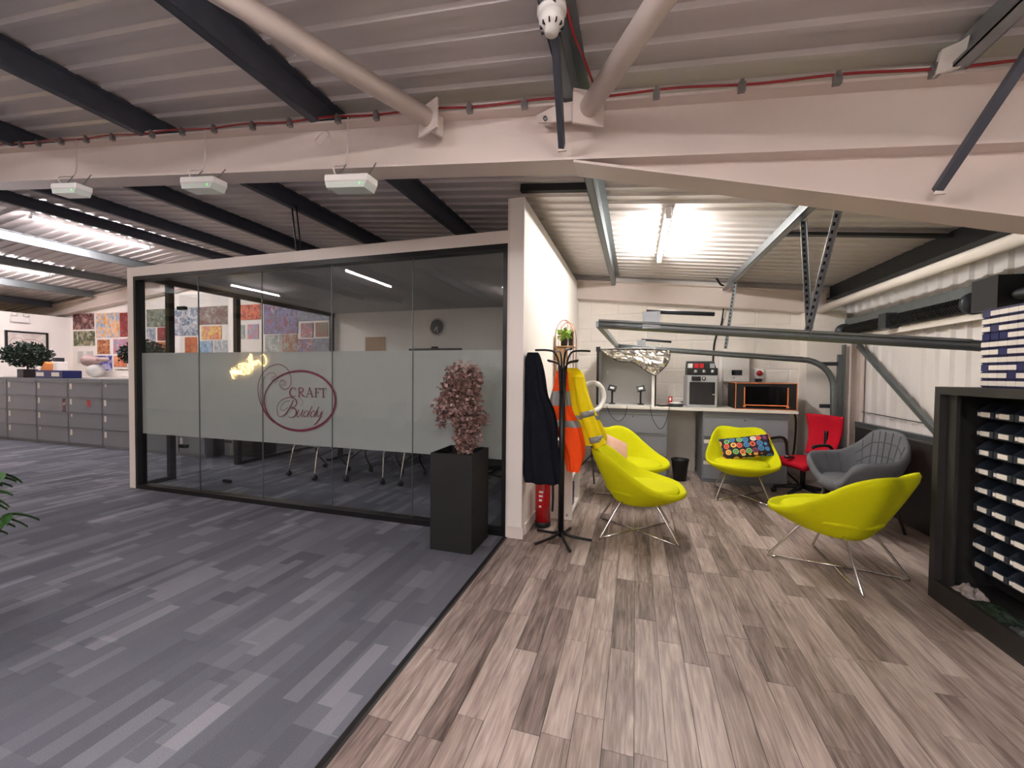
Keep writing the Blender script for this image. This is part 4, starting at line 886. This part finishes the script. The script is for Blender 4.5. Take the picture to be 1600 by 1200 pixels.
# arched wire plant rack
t = thing('wire_plant_rack', 'arched copper wire plant rack against the white side wall', 'plant rack', (-.82, 4.95, 0))
for yy in (-.12, .12):
    MB().tube([(-.11, yy, 0), (-.11, yy, 1.9)]+[(-.11*cos(a), yy, 1.9+.22*sin(a)) for a in [pi*i/12 for i in range(13)]]+[(.11, yy, 1.9), (.11, yy, 0)], .005, 6).build('arch_wire', 'copper', t)
    for x_ in (-.04, .04): MB().tube([(x_, yy, 1.55), (x_, yy, 2.09)], .003, 5).build('rod', 'copper', t)
for yy in (-.04, .04): MB().tube([(0, -.12, 2.12), (0, .12, 2.12)], .004, 5).build('cross_wire', 'copper', t); break
for z_ in (.35, .75, 1.15, 1.52, 1.8): MB().box((-.11, -.125, z_), (.11, .125, z_+.012)).build('shelf', 'wood', t)
MB().box((-.1, -.11, 1.6), (.0, .11, 1.79)).build('wood_panel', 'wood', t)
def foliage(mb, c, rx, ry, rz_, n, lf, seed, up=0.0):
    rnd = random.Random(seed)
    for i in range(n):
        while True:
            p = Vector((rnd.uniform(-1, 1), rnd.uniform(-1, 1), rnd.uniform(-1, 1)))
            if .35 < p.length < 1: break
        q = Vector((c[0]+p.x*rx, c[1]+p.y*ry, c[2]+p.z*rz_)); a = Vector((rnd.uniform(-1, 1), rnd.uniform(-1, 1), rnd.uniform(-.6, 1)+up)).normalized()
        b = a.cross(Vector((rnd.uniform(-1, 1), rnd.uniform(-1, 1), rnd.uniform(-1, 1)))).normalized(); l = lf*rnd.uniform(.7, 1.3); w_ = l*.36; nn = a.cross(b)
        mb.add([q, q+a*l*.5+b*w_+nn*l*.06, q+a*l, q+a*l*.5-b*w_+nn*l*.06, q+a*l*.5-nn*l*.03], [(0, 1, 4), (1, 2, 4), (2, 3, 4), (3, 0, 4)])
t = thing('potted_plant', 'small bright green plant on the top shelf of the wire rack', 'plant', (-.83, 4.9, 1.812)); MB().lathe([(.04, 0), (.05, .09), (.045, .09)], 16).build('pot', 'black_plastic', t)
mb = MB(); foliage(mb, (0, 0, .13), .075, .085, .08, 160, .045, 3); tag(mb.build('foliage', 'leaf_bright', t), kind='stuff')
t = thing('black_ornament', 'small black ornament beside the plant on the wire rack', 'ornament', (-.76, 4.97, 1.812)); MB().box((-.025, -.03, 0), (.025, .03, .15)).build('block', 'black_plastic', t); MB().box((-.03, -.035, .15), (.03, .03, .19)).build('cap', 'black_matt', t)
# ------------------------------------------------------------------ planter with dusky pink bush
px0, px1, py0, py1, ph_ = -1.62, -1.25, 3.02, 3.41, .81
t = thing('tall_planter', 'tall square black planter with dusky pink foliage in front of the glass', 'planter', ((px0+px1)/2, (py0+py1)/2, 0))
hx, hy = (px1-px0)/2, (py1-py0)/2; e_ = .016
MB().box((-hx, -hy, 0), (hx, -hy+e_, ph_)).box((-hx, hy-e_, 0), (hx, hy, ph_)).box((-hx, -hy+e_, 0), (-hx+e_, hy-e_, ph_)).box((hx-e_, -hy+e_, 0), (hx, hy-e_, ph_)).box((-hx+e_, -hy+e_, 0), (hx-e_, hy-e_, .02)).build('pot', 'black_matt', t)
MB().box((-hx+e_, -hy+e_, .02), (hx-e_, hy-e_, ph_-.06)).build('soil', 'soil', t)
rnd = random.Random(5)
for i in range(7):
    a = rnd.uniform(0, 6.28); MB().tube(spline([(.02*cos(a), .02*sin(a), ph_-.07), (.05*cos(a), .04*sin(a), ph_+.2), (.13*cos(a), .1*sin(a), ph_+.45), (.17*cos(a), .12*sin(a), ph_+.62)], 5), .007, 6).build('stem', 'stem', t)
mb = MB()
for i, (c, r_, n) in enumerate((((.0, 0, .47), (.19, .15, .17), 700), ((-.1, 0, .38), (.14, .13, .13), 380), ((.06, 0, .3), (.16, .13, .14), 420), ((.02, 0, .62), (.17, .12, .11), 360), ((.06, 0, .12), (.11, .1, .14), 320), ((.19, -.02, .27), (.08, .06, .05), 60), ((-.18, 0, .25), (.06, .05, .07), 60))):
    foliage(mb, (c[0], c[1], ph_+c[2]), *r_, n, .04, 11+i)
tag(mb.build('foliage', 'leaf_pink', t), kind='stuff')
mb = MB()
for i, (c, r_, n) in enumerate((((.0, 0, .47), (.2, .16, .18), 260), ((-.1, 0, .38), (.15, .14, .14), 130), ((.06, 0, .3), (.17, .14, .15), 150), ((.02, 0, .64), (.19, .13, .12), 150), ((.06, 0, .12), (.12, .11, .15), 110))): foliage(mb, (c[0], c[1], ph_+c[2]), *r_, n, .042, 41+i)
tag(mb.build('pale_foliage', 'leaf_mauve', t), kind='stuff')
# ------------------------------------------------------------------ inside the room
def nest_chair(x, y, rz, label):
    t = thing('meeting_chair', label, 'chair', (x, y, 0), rz, 'wheeled chairs in the glass room')
    MB().box((-.22, -.23, .43), (.23, .23, .47), bev=.015).build('seat', 'black_matt', t)
    MB().tube([(-.23, -.25, .44), (-.23, .25, .44)], .012, 8).tube([(.23, -.25, .44), (.23, .25, .44)], .012, 8).build('seat_rail', 'chrome', t)
    MB().grid(lambda u, v: Vector((.2+.08*v-.03*sin(pi*u), (u-.5)*.44, .6+.32*v)), 10, 6).build('backrest', 'black_matt', t)
    for s in (-1, 1):
        l = MB().tube(spline([(-.18, s*.25, .44), (-.24, s*.25, .42), (-.28, s*.26, .25), (-.31, s*.27, .07)], 5), .012, 8).build('front_leg', 'chrome', t)
        MB().tube([(-.31, s*.27-.02, .035), (-.31, s*.27+.02, .035)], .035, 16).build('castor', 'black_plastic', l)
        l = MB().tube(spline([(.22, s*.23, .9), (.22, s*.24, .46), (.1, s*.24, .3), (.27, s*.25, .07)], 5), .011, 8).build('rear_leg', 'black_metal', t)
        MB().tube([(.27, s*.25-.02, .035), (.27, s*.25+.02, .035)], .035, 16).build('castor', 'black_plastic', l)
        MB().tube([(-.27, s*.25, .3), (.2, s*.24, .42)], .009, 6).build('brace', 'black_metal', t)
nest_chair(-4.36, 4.82, radians(80), 'wheeled meeting chair at the left of the row behind the glass')
nest_chair(-3.46, 4.88, radians(95), 'wheeled meeting chair in the middle of the row behind the glass')
nest_chair(-2.62, 4.9, radians(88), 'wheeled meeting chair of the row nearest the black planter')
nest_chair(-1.5, 4.35, radians(200), 'black wheeled chair in the room corner behind the planter')
t = thing('meeting_table', 'long meeting table behind the frosted band of the glass', 'table', (-3.4, 5.75, 0)); MB().box((-1.6, -.45, .72), (1.6, .45, .75), bev=.005).build('top', 'desk_white', t)
for sx in (-1.4, 1.4): l = MB().box((sx-.03, -.3, .02), (sx+.03, .3, .06)).box((sx-.03, -.03, .06), (sx+.03, .03, .72)).build('leg', 'black_metal', t)
t = thing('round_clock', 'round chrome wall clock with a dark face inside the glass room', 'clock', (-3.6, 6.96, 2.35))
mx90 = Matrix.Rotation(pi/2, 4, 'X')
MB().tube([(.15*cos(a), -.015, .15*sin(a)) for a in [2*pi*i/40 for i in range(40)]], .016, 8, closed=True).build('rim', 'chrome', t)
MB().lathe([(.15, 0), (.15, .02)], 40, M4=mx90).build('face', 'dark_steel', t)
MB().bar((0, -.024, 0), (-.05, -.024, -.075), .008, .004, (0, 1, 0)).bar((0, -.024, 0), (.012, -.024, -.11), .006, .004, (0, 1, 0)).build('hands', 'white_plastic', t)
t = thing('television', 'black flat screen on the room back wall above the frosted band', 'screen', (-3.63, 6.9, 1.3)); MB().box((-.55, 0, 0), (.55, .05, .64), bev=.006).build('bezel', 'black_plastic', t); MB().box((-.53, -.003, .025), (.53, .0, .615)).build('display', 'dark_glass', t); MB().box((-.06, -.01, .64), (.06, .04, .675)).build('camera_bar', 'black_plastic', t)
tag(MB().box((-5.0, 6.6, 0), (-4.5, 6.98, 1.6)).build('flip_chart', 'white_plastic'), 'pale cabinet against the back wall behind the frosted glass', 'cabinet')
# ------------------------------------------------------------------ artwork on the back wall
art('art_dark_red', [(30, 14, 22), (98, 26, 34), (60, 40, 50), (168, 120, 110), (210, 190, 180)], 9)
art('art_meadow', [(36, 48, 26), (84, 92, 44), (60, 74, 50), (150, 140, 110), (210, 214, 205)], 7)
art('art_bright', [(190, 70, 80), (232, 170, 90), (232, 200, 170), (110, 160, 205), (240, 225, 215)], 8)
art('art_crimson', [(60, 16, 22), (150, 24, 34), (80, 30, 30), (216, 120, 110)], 12)
art('art_autumn', [(96, 34, 20), (176, 72, 34), (206, 120, 60), (130, 110, 60)], 9)
art('art_lion', [(80, 36, 20), (150, 60, 30), (190, 130, 80), (226, 200, 160)], 11)
art('art_rose', [(190, 60, 84), (216, 130, 140), (120, 160, 190), (230, 200, 205)], 11)
art('art_night', [(18, 22, 84), (36, 44, 140), (70, 84, 170), (190, 190, 220), (150, 60, 60)], 8)
art('art_sunset', [(90, 40, 80), (206, 96, 70), (236, 160, 110), (150, 70, 90)], 8)
art('art_green_dark', [(40, 52, 44), (86, 98, 80), (110, 116, 110), (180, 180, 150)], 9)
art('art_winter', [(50, 58, 110), (96, 108, 140), (136, 146, 156), (200, 206, 214), (206, 110, 84)], 9)
art('art_machine', [(60, 34, 34), (120, 50, 46), (96, 88, 80), (190, 176, 160)], 9)
art('art_lanterns', [(40, 18, 18), (140, 40, 24), (236, 110, 60), (80, 34, 30)], 10)
art('art_yellow', [(230, 180, 50), (236, 206, 96), (206, 84, 84), (180, 196, 220)], 10)
art('art_blue', [(40, 70, 60), (110, 150, 190), (190, 205, 220), (60, 84, 120)], 10)
art('art_white', [(90, 110, 124), (170, 180, 186), (214, 216, 214), (60, 60, 70)], 10)
art('art_train', [(56, 60, 96), (140, 40, 50), (120, 116, 170), (84, 80, 88), (206, 190, 200)], 8)
art('art_grey', [(84, 92, 96), (150, 152, 150), (196, 200, 196), (110, 110, 104)], 10)
art('art_fox', [(96, 108, 90), (176, 84, 50), (150, 160, 150), (214, 210, 196)], 10)
art('art_panda', [(40, 44, 50), (130, 140, 146), (190, 60, 80), (220, 220, 220)], 11)
art('art_moss', [(90, 84, 60), (150, 80, 70), (110, 110, 80), (140, 130, 110)], 10)
art('art_violet', [(96, 88, 140), (130, 120, 160), (150, 90, 70), (220, 216, 226)], 9)
art('art_slate', [(70, 74, 92), (110, 114, 130), (150, 152, 164), (90, 90, 110)], 11)
art('art_mosaic', [(70, 40, 44), (150, 110, 80), (190, 160, 120), (110, 70, 60)], 40)
art('art_logo', [(196, 184, 176), (214, 204, 196), (226, 218, 210)], 5)
def poster(x0, y0, x1, y1, mm, label, Y=YB-.01, border=False):
    a, b = AY(x0, y0, Y), AY(x1, y1, Y); cx, cz = (a.x+b.x)/2, (a.z+b.z)/2; w_, h_ = abs(b.x-a.x)/2, abs(a.z-b.z)/2
    o = MB().box((-w_, -.004, -h_), (w_, .004, h_)).build('poster', mm, None, (cx, Y, cz)); return tag(o, label, 'poster', 'posters on the back wall')
PS = [(114, 491, 147, 514, 'art_dark_red', 'dark red landscape poster, topmost at the left end of the poster wall'), (115, 518, 148, 540, 'art_meadow', 'green meadow landscape poster below the dark red one'),
      (150, 490, 186, 527, 'art_bright', 'large bright multicoloured poster left of the glass room'), (187, 489, 205, 526, 'art_crimson', 'tall crimson poster at the white frame edge'),
      (152, 531, 171, 553, 'art_lion', 'small brown and orange poster beneath the bright one'), (177, 530, 202, 553, 'art_rose', 'small pink and blue poster left of the white frame'),
      (148, 556, 175, 584, 'art_night', 'deep blue night poster above the white worktop'), (178, 556, 198, 573, 'art_sunset', 'small purple and orange sunset poster by the second clipped bush'), (180, 577, 204, 584, 'art_meadow', 'low green poster strip beside the second clipped bush'),
      (229, 484, 264, 510, 'art_green_dark', 'dark green landscape poster at the left inside the glass'), (229, 513, 243, 532, 'art_winter', 'small blue-grey poster under the dark green one'), (246, 512, 261, 532, 'art_crimson', 'small crimson poster left of the black door post'), (229, 535, 262, 552, 'art_autumn', 'orange haze landscape poster above the frosted band at the left'),
      (270, 482, 309, 524, 'art_winter', 'large blue winter night poster right of the door post'), (289, 527, 308, 552, 'art_autumn', 'small golden orange poster under the blue winter poster'),
      (311, 480, 355, 506, 'art_machine', 'dark red and grey wide poster near the middle post'), (315, 510, 346, 530, 'art_yellow', 'yellow and red poster near the middle post'), (312, 533, 332, 552, 'art_blue', 'small blue poster above the neon reflection, left one'), (335, 532, 355, 552, 'art_white', 'small pale grey-blue poster left of the middle post'),
      (371, 477, 407, 499, 'art_lanterns', 'dark poster with glowing red lantern shapes right of the middle post'), (371, 508, 382, 529, 'art_grey', 'narrow grey poster right of the middle post'), (387, 507, 404, 529, 'art_rose', 'small pink-red poster under the lantern poster'),
      (412, 474, 465, 521, 'art_train', 'large poster of red and violet shapes, largest in the glass room'), (465, 478, 518, 500, 'art_slate', 'dusky blue-violet poster running to the black corner post'), (470, 505, 489, 527, 'art_panda', 'small grey and pink poster in a white mount'), (493, 504, 512, 526, 'art_moss', 'small brown-red poster next to the black corner post'),
      (414, 524, 438, 552, 'art_grey', 'small grey figure poster below the large one'), (440, 523, 464, 552, 'art_fox', 'small green and rust poster below the large one'), (464, 530, 490, 552, 'art_violet', 'violet poster with a pale arc above the logo'), (490, 529, 518, 552, 'art_slate', 'slate grey poster beside the black corner post, lowest row')]
for p in PS: poster(*p)
o = poster(571, 527, 602, 552, 'art_mosaic', 'square mosaic print in a pale frame inside the glass room'); 
a, b = AY(569, 526, YB), AY(604, 552, YB); MB().box((a.x-o.location.x, .004, b.z-o.location.z), (b.x-o.location.x, .008, a.z-o.location.z)).build('frame', 'white_plastic', o)
for i, (x0, x1) in enumerate(((122, 131), (136, 145))):
    a, b = AY(x0, 549, YB-.01), AY(x1, 568, YB-.01); tag(MB().box((a.x, YB-.02, b.z), (b.x, YB-.005, a.z)).build('notice_sheet', 'grey_fabric'), 'small grey notice sheet above the white worktop, %s one' % ('left' if i == 0 else 'right'), 'notice', 'notices')
# framed logo on the left wall
WX = -14.44
a, b = AX(9, 517.5, WX), AX(73.5, 559, WX); t = thing('framed_picture', 'black framed cream picture of an oval emblem on the left wall', 'picture', (WX, (a.y+b.y)/2, (a.z+b.z)/2)); hy, hz = abs(b.y-a.y)/2, .31
MB().box((-.01, -hy, -hz), (.01, hy, hz)).build('mount', 'art_logo', t)
mb = MB()
for s in (-1, 1): mb.box((-.01, s*hy-.02, -hz-.02), (.03, s*hy+.02, hz+.02)).box((-.01, -hy, s*hz-.02), (.03, hy, s*hz+.02))
mb.build('frame', 'black_plastic', t)
mb = MB().tube([(.012, .05+.26*cos(q)*.9, -.03+.17*sin(q)) for q in [2*pi*i/32 for i in range(32)]], .008, 6, closed=True); mb.tube([(.012, -.17+.12*cos(q), .03+.14*sin(q)) for q in [pi*.2+1.3*pi*i/20 for i in range(21)]], .005, 6); mb.build('emblem', 'skin_stone', t)
t = thing('twin_spot_light', 'white twin-spot emergency light above the framed picture', 'emergency light', (WX, 6.02, 2.62)); MB().box((0, -.16, 0), (.07, .16, .14), bev=.01).build('body', 'white_plastic', t)
for yy in (-.1, .1): MB().lathe([(.03, 0), (.055, .03), (.055, .07), (.03, .08)], 16, (.05, yy, .14)).build('spot', 'white_plastic', t)
# ------------------------------------------------------------------ filing cabinets at the left with things on top
xs = [-12.55, -11.55, -10.55, -9.55, -8.55, -7.55]
names_ = ['leftmost', 'second from the left', 'third from the left', 'fourth from the left', 'partly behind the white frame', 'seen through the glass wall']
rt = random.Random(3)
for i, x0 in enumerate(xs):
    tg = [(r, .08, .03, .06, .11, 'paper') if rt.random() < .8 else (r, .1, .03, .04, .05, 'paper') for r in range(4)]
    if i == 1: tg.append((1, .88, .03, .1, .26, 'art_dark_red'))
    if i == 2: tg.append((1, .62, .04, .1, .13, 'ext_red'))
    lateral(x0, x0+(.985 if i < 5 else .6), 5.04, 1.3, .47, 4, 'grey four-drawer lateral filing cabinet, %s of the long row' % names_[i], 'long row of filing cabinets', tg)
lateral(-13.55, -12.565, 5.04, 1.3, .47, 4, 'grey four-drawer lateral filing cabinet cut by the left picture edge', 'long row of filing cabinets', [(0, .5, .03, .05, .06, 'paper')])
CT = 1.3
tag(MB().box((-13.9, 5.55, 0), (-7.0, 6.2, CT-.02)).box((-13.9, 5.52, CT-.02), (-7.0, 6.25, CT+.02)).build('white_counter', 'desk_white'), 'white counter behind the row of grey filing cabinets', 'counter')
def topiary(x, y, z, r, label):
    t = thing('clipped_bush', label, 'plant', (x, y, z)); MB().box((-.11, -.11, 0), (.11, .11, .18)).build('pot', 'black_plastic', t); MB().tube([(0, 0, .15), (0, 0, .3)], .015, 8).build('stem', 'stem', t)
    mb = MB(); foliage(mb, (0, 0, .2+r*.85), r*1.15, r*1.15, r*.82, 2200, .055, int(x*10)); tag(mb.build('foliage', 'leaf_dark', t), kind='stuff')
topiary(-12.4, 5.28, CT, .33, 'round clipped bush in a black pot on the cabinets at the far left')
topiary(-9.35, 5.6, CT+.02, .33, 'round clipped bush half hidden by the white frame of the glass room')
t = thing('blue_tray', 'blue tray with papers on the filing cabinets', 'tray', (-11.4, 5.3, CT)); MB().box((-.45, -.15, 0), (.45, .15, .16), bev=.01).build('box', 'blue_plastic', t)
for x_ in (-.28, .22): MB().box((x_-.12, -.155, .04), (x_+.12, -.15, .12)).build('label_card', 'paper', t)
def blob(mb, c, r, seed, sq=(1, 1, 1)):
    mb.grid(lambda u, v: Vector((c[0]+sq[0]*r*sin(pi*v)*cos(2*pi*u)*(1+.1*mnoise.noise(Vector((cos(2*pi*u)*2, sin(2*pi*u)*2, v*3+seed)))), c[1]+sq[1]*r*sin(pi*v)*sin(2*pi*u), c[2]-sq[2]*r*cos(pi*v))), 18, 12, closed=True)
t = thing('sculpture', 'pinkish grey figure ornament reclining behind the blue tray', 'ornament', (-11.05, 5.72, CT+.02)); mb = MB(); blob(mb, (0, 0, .14), .17, 1, (1, .8, .85)); mb.build('base', 'grey_fabric', t)
mb = MB(); blob(mb, (-.22, 0, .36), .13, 2); blob(mb, (-.05, 0, .36), .15, 3, (1.2, .8, .6)); blob(mb, (.22, 0, .38), .1, 4, (2.0, .6, .5)); mb.build('figure', 'skin_stone', t)
tag(MB().prism([(-12.15, CT), (-11.9, CT), (-11.87, CT+.3), (-11.95, CT+.34), (-12.08, CT+.2)], 5.34, 5.44).build('orange_packet', 'orange_item'), 'orange paper packet behind the clipped bush', 'packet')
t = thing('white_coffee_machine', 'white rounded machine on the white counter under the notices', 'machine', (-13.3, 5.9, CT+.02)); MB().box((-.2, -.15, 0), (.2, .15, .3), bev=.03).build('body', 'white_plastic', t); MB().lathe([(.07, 0), (.07, .05)], 20, (.0, -.15, .16), M4=mx90).build('drum', 'grey_metal', t)
t = thing('white_dispenser', 'small white dispenser with a dark top on the white counter', 'dispenser', (-12.75, 5.95, CT+.02)); MB().box((-.12, -.1, 0), (.12, .1, .34), bev=.02).build('body', 'white_plastic', t); MB().box((-.07, -.08, .34), (.05, .06, .43)).build('top', 'dark_steel', t)
tag(MB().box((-11.6, 5.92, CT+.02), (-10.2, 6.2, CT+.17), bev=.005).build('white_box', 'white_plastic'), 'long low white box on the counter below the blue night poster', 'box')
# dark pedestal and printer beyond the left glass wall
t = thing('printer_stand', 'dark stand with a grey computer tower seen low through the glass', 'stand', (-6.88, 5.25, 0)); MB().box((-.05, -.08, 0), (0, .5, .9)).build('side_panel', 'cab_black', t); MB().box((0, .4, 0), (.75, .45, .9)).build('back_panel', 'cab_black', t); MB().box((-.05, -.08, .9), (.75, .5, .93)).build('top', 'cab_black', t)
t = thing('computer_tower', 'grey computer tower standing under the dark desk', 'computer', (-6.78, 5.32, .0)); MB().box((-.1, 0, 0), (.1, .32, .38), bev=.006).build('case', 'grey_metal', t); MB().box((-.08, -.004, .22), (.08, 0, .27)).box((-.08, -.004, .29), (.08, 0, .34)).build('drive_bay', 'dark_steel', t)
t = thing('drawer_pedestal', 'black drawer pedestal under the dark desk', 'drawers', (-6.4, 5.3, 0)); MB().box((-.2, .0, .02), (.2, .34, .56)).build('body', 'black_matt', t)
for z_ in (.05, .22, .39): MB().box((-.19, -.012, z_), (.19, .0, z_+.15)).build('drawer', 'black_plastic', t)
# ------------------------------------------------------------------ leafy plant at the left picture edge
t = thing('leafy_plant', 'leafy green plant reaching in at the left picture edge', 'plant', (-3.4, 1.08, 0)); MB().lathe([(.14, 0), (.19, .3), (.2, .32), (.18, .32), (.17, .28)], 20).build('pot', 'black_plastic', t); MB().lathe([(.0, .27), (.172, .275)], 20).build('soil', 'soil', t)
rnd = random.Random(9)
for i in range(9):
    a = rnd.uniform(-1.2, 1.2) if i > 3 else rnd.uniform(-.5, .6); rr = rnd.uniform(.2, .36); hh = rnd.uniform(.7, .95)
    if i == 0: a, rr, hh = .25, .34, .85
    st = spline([Vector((0, 0, .28)), Vector((rr*.3*cos(a), rr*.3*sin(a), hh*.75)), Vector((rr*cos(a), rr*sin(a), hh))], 6); sm_ = MB().tube(st, .005, 6).build('stem', 'stem', t)
    for j, q in enumerate(st[5:]):
        for s in (-1, 1):
            d = Vector((cos(a+s*.9), sin(a+s*.9), rnd.uniform(-.3, .4))).normalized(); n_ = d.cross(Vector((0, 0, 1))).normalized(); l = rnd.uniform(.07, .11); w_ = l*.26
            MB().grid(lambda u, v: q+d*l*u+n_*w_*(2*v-1)*sin(pi*min(1, u*.95+.03))-Vector((0, 0, 1))*(.05*u*u-.012*abs(2*v-1)), 7, 5).build('leaf', 'leaf_green', sm_)
# ------------------------------------------------------------------ neon sign and desks behind the viewpoint (seen mirrored in the glass)
t = thing('neon_sign', 'glowing yellow neon script sign mirrored in the glass wall', 'neon sign', (-13.05, YF+.06, 1.7))
mb = MB(); sc_ = .0026
CRA = [[(90, 30), (60, 10), (20, 40), (10, 110), (40, 160), (95, 130)], [(110, 150), (125, 90), (120, 110), (150, 85), (165, 100)], [(215, 95), (180, 95), (172, 140), (205, 145), (220, 95), (222, 145), (240, 140)], [(240, 140), (275, 60), (285, 10), (265, 10), (250, 110), (240, 210), (262, 150), (290, 100)], [(310, 30), (300, 120), (312, 150), (335, 135)], [(285, 70), (345, 62)]]
sgn = lambda p, ox, oy: (((p[0]+ox)*sc_), 0, (-(p[1]+oy)*sc_))
for st in CRA: mb.tube(spline([sgn(p, -330, -150) for p in st], 6), .0062, 6)
for p, wd in BUD: mb.tube(spline([sgn((q[0]*.62, q[1]*.62), -300, -430) for q in p], 6), .0062, 6)
nb = mb.build('tube', 'neon', t); nb.rotation_euler.z = pi; nb.scale = (1, 1, 1)
for i, (x, y) in enumerate(((-4.2, -2.2), (-6.6, -2.2), (-9.0, -2.2))):
    t = thing('office_desk', 'white office desk behind the viewpoint, %s of three' % ('nearest', 'middle', 'farthest')[i], 'desk', (x, y, 0), 0, 'desks behind the viewpoint'); MB().box((-.8, -.4, .72), (.8, .4, .745)).build('top', 'desk_white', t)
    for sx in (-.7, .7): MB().box((sx-.03, -.35, 0), (sx+.03, .35, .72)).build('leg', 'grey_metal', t)
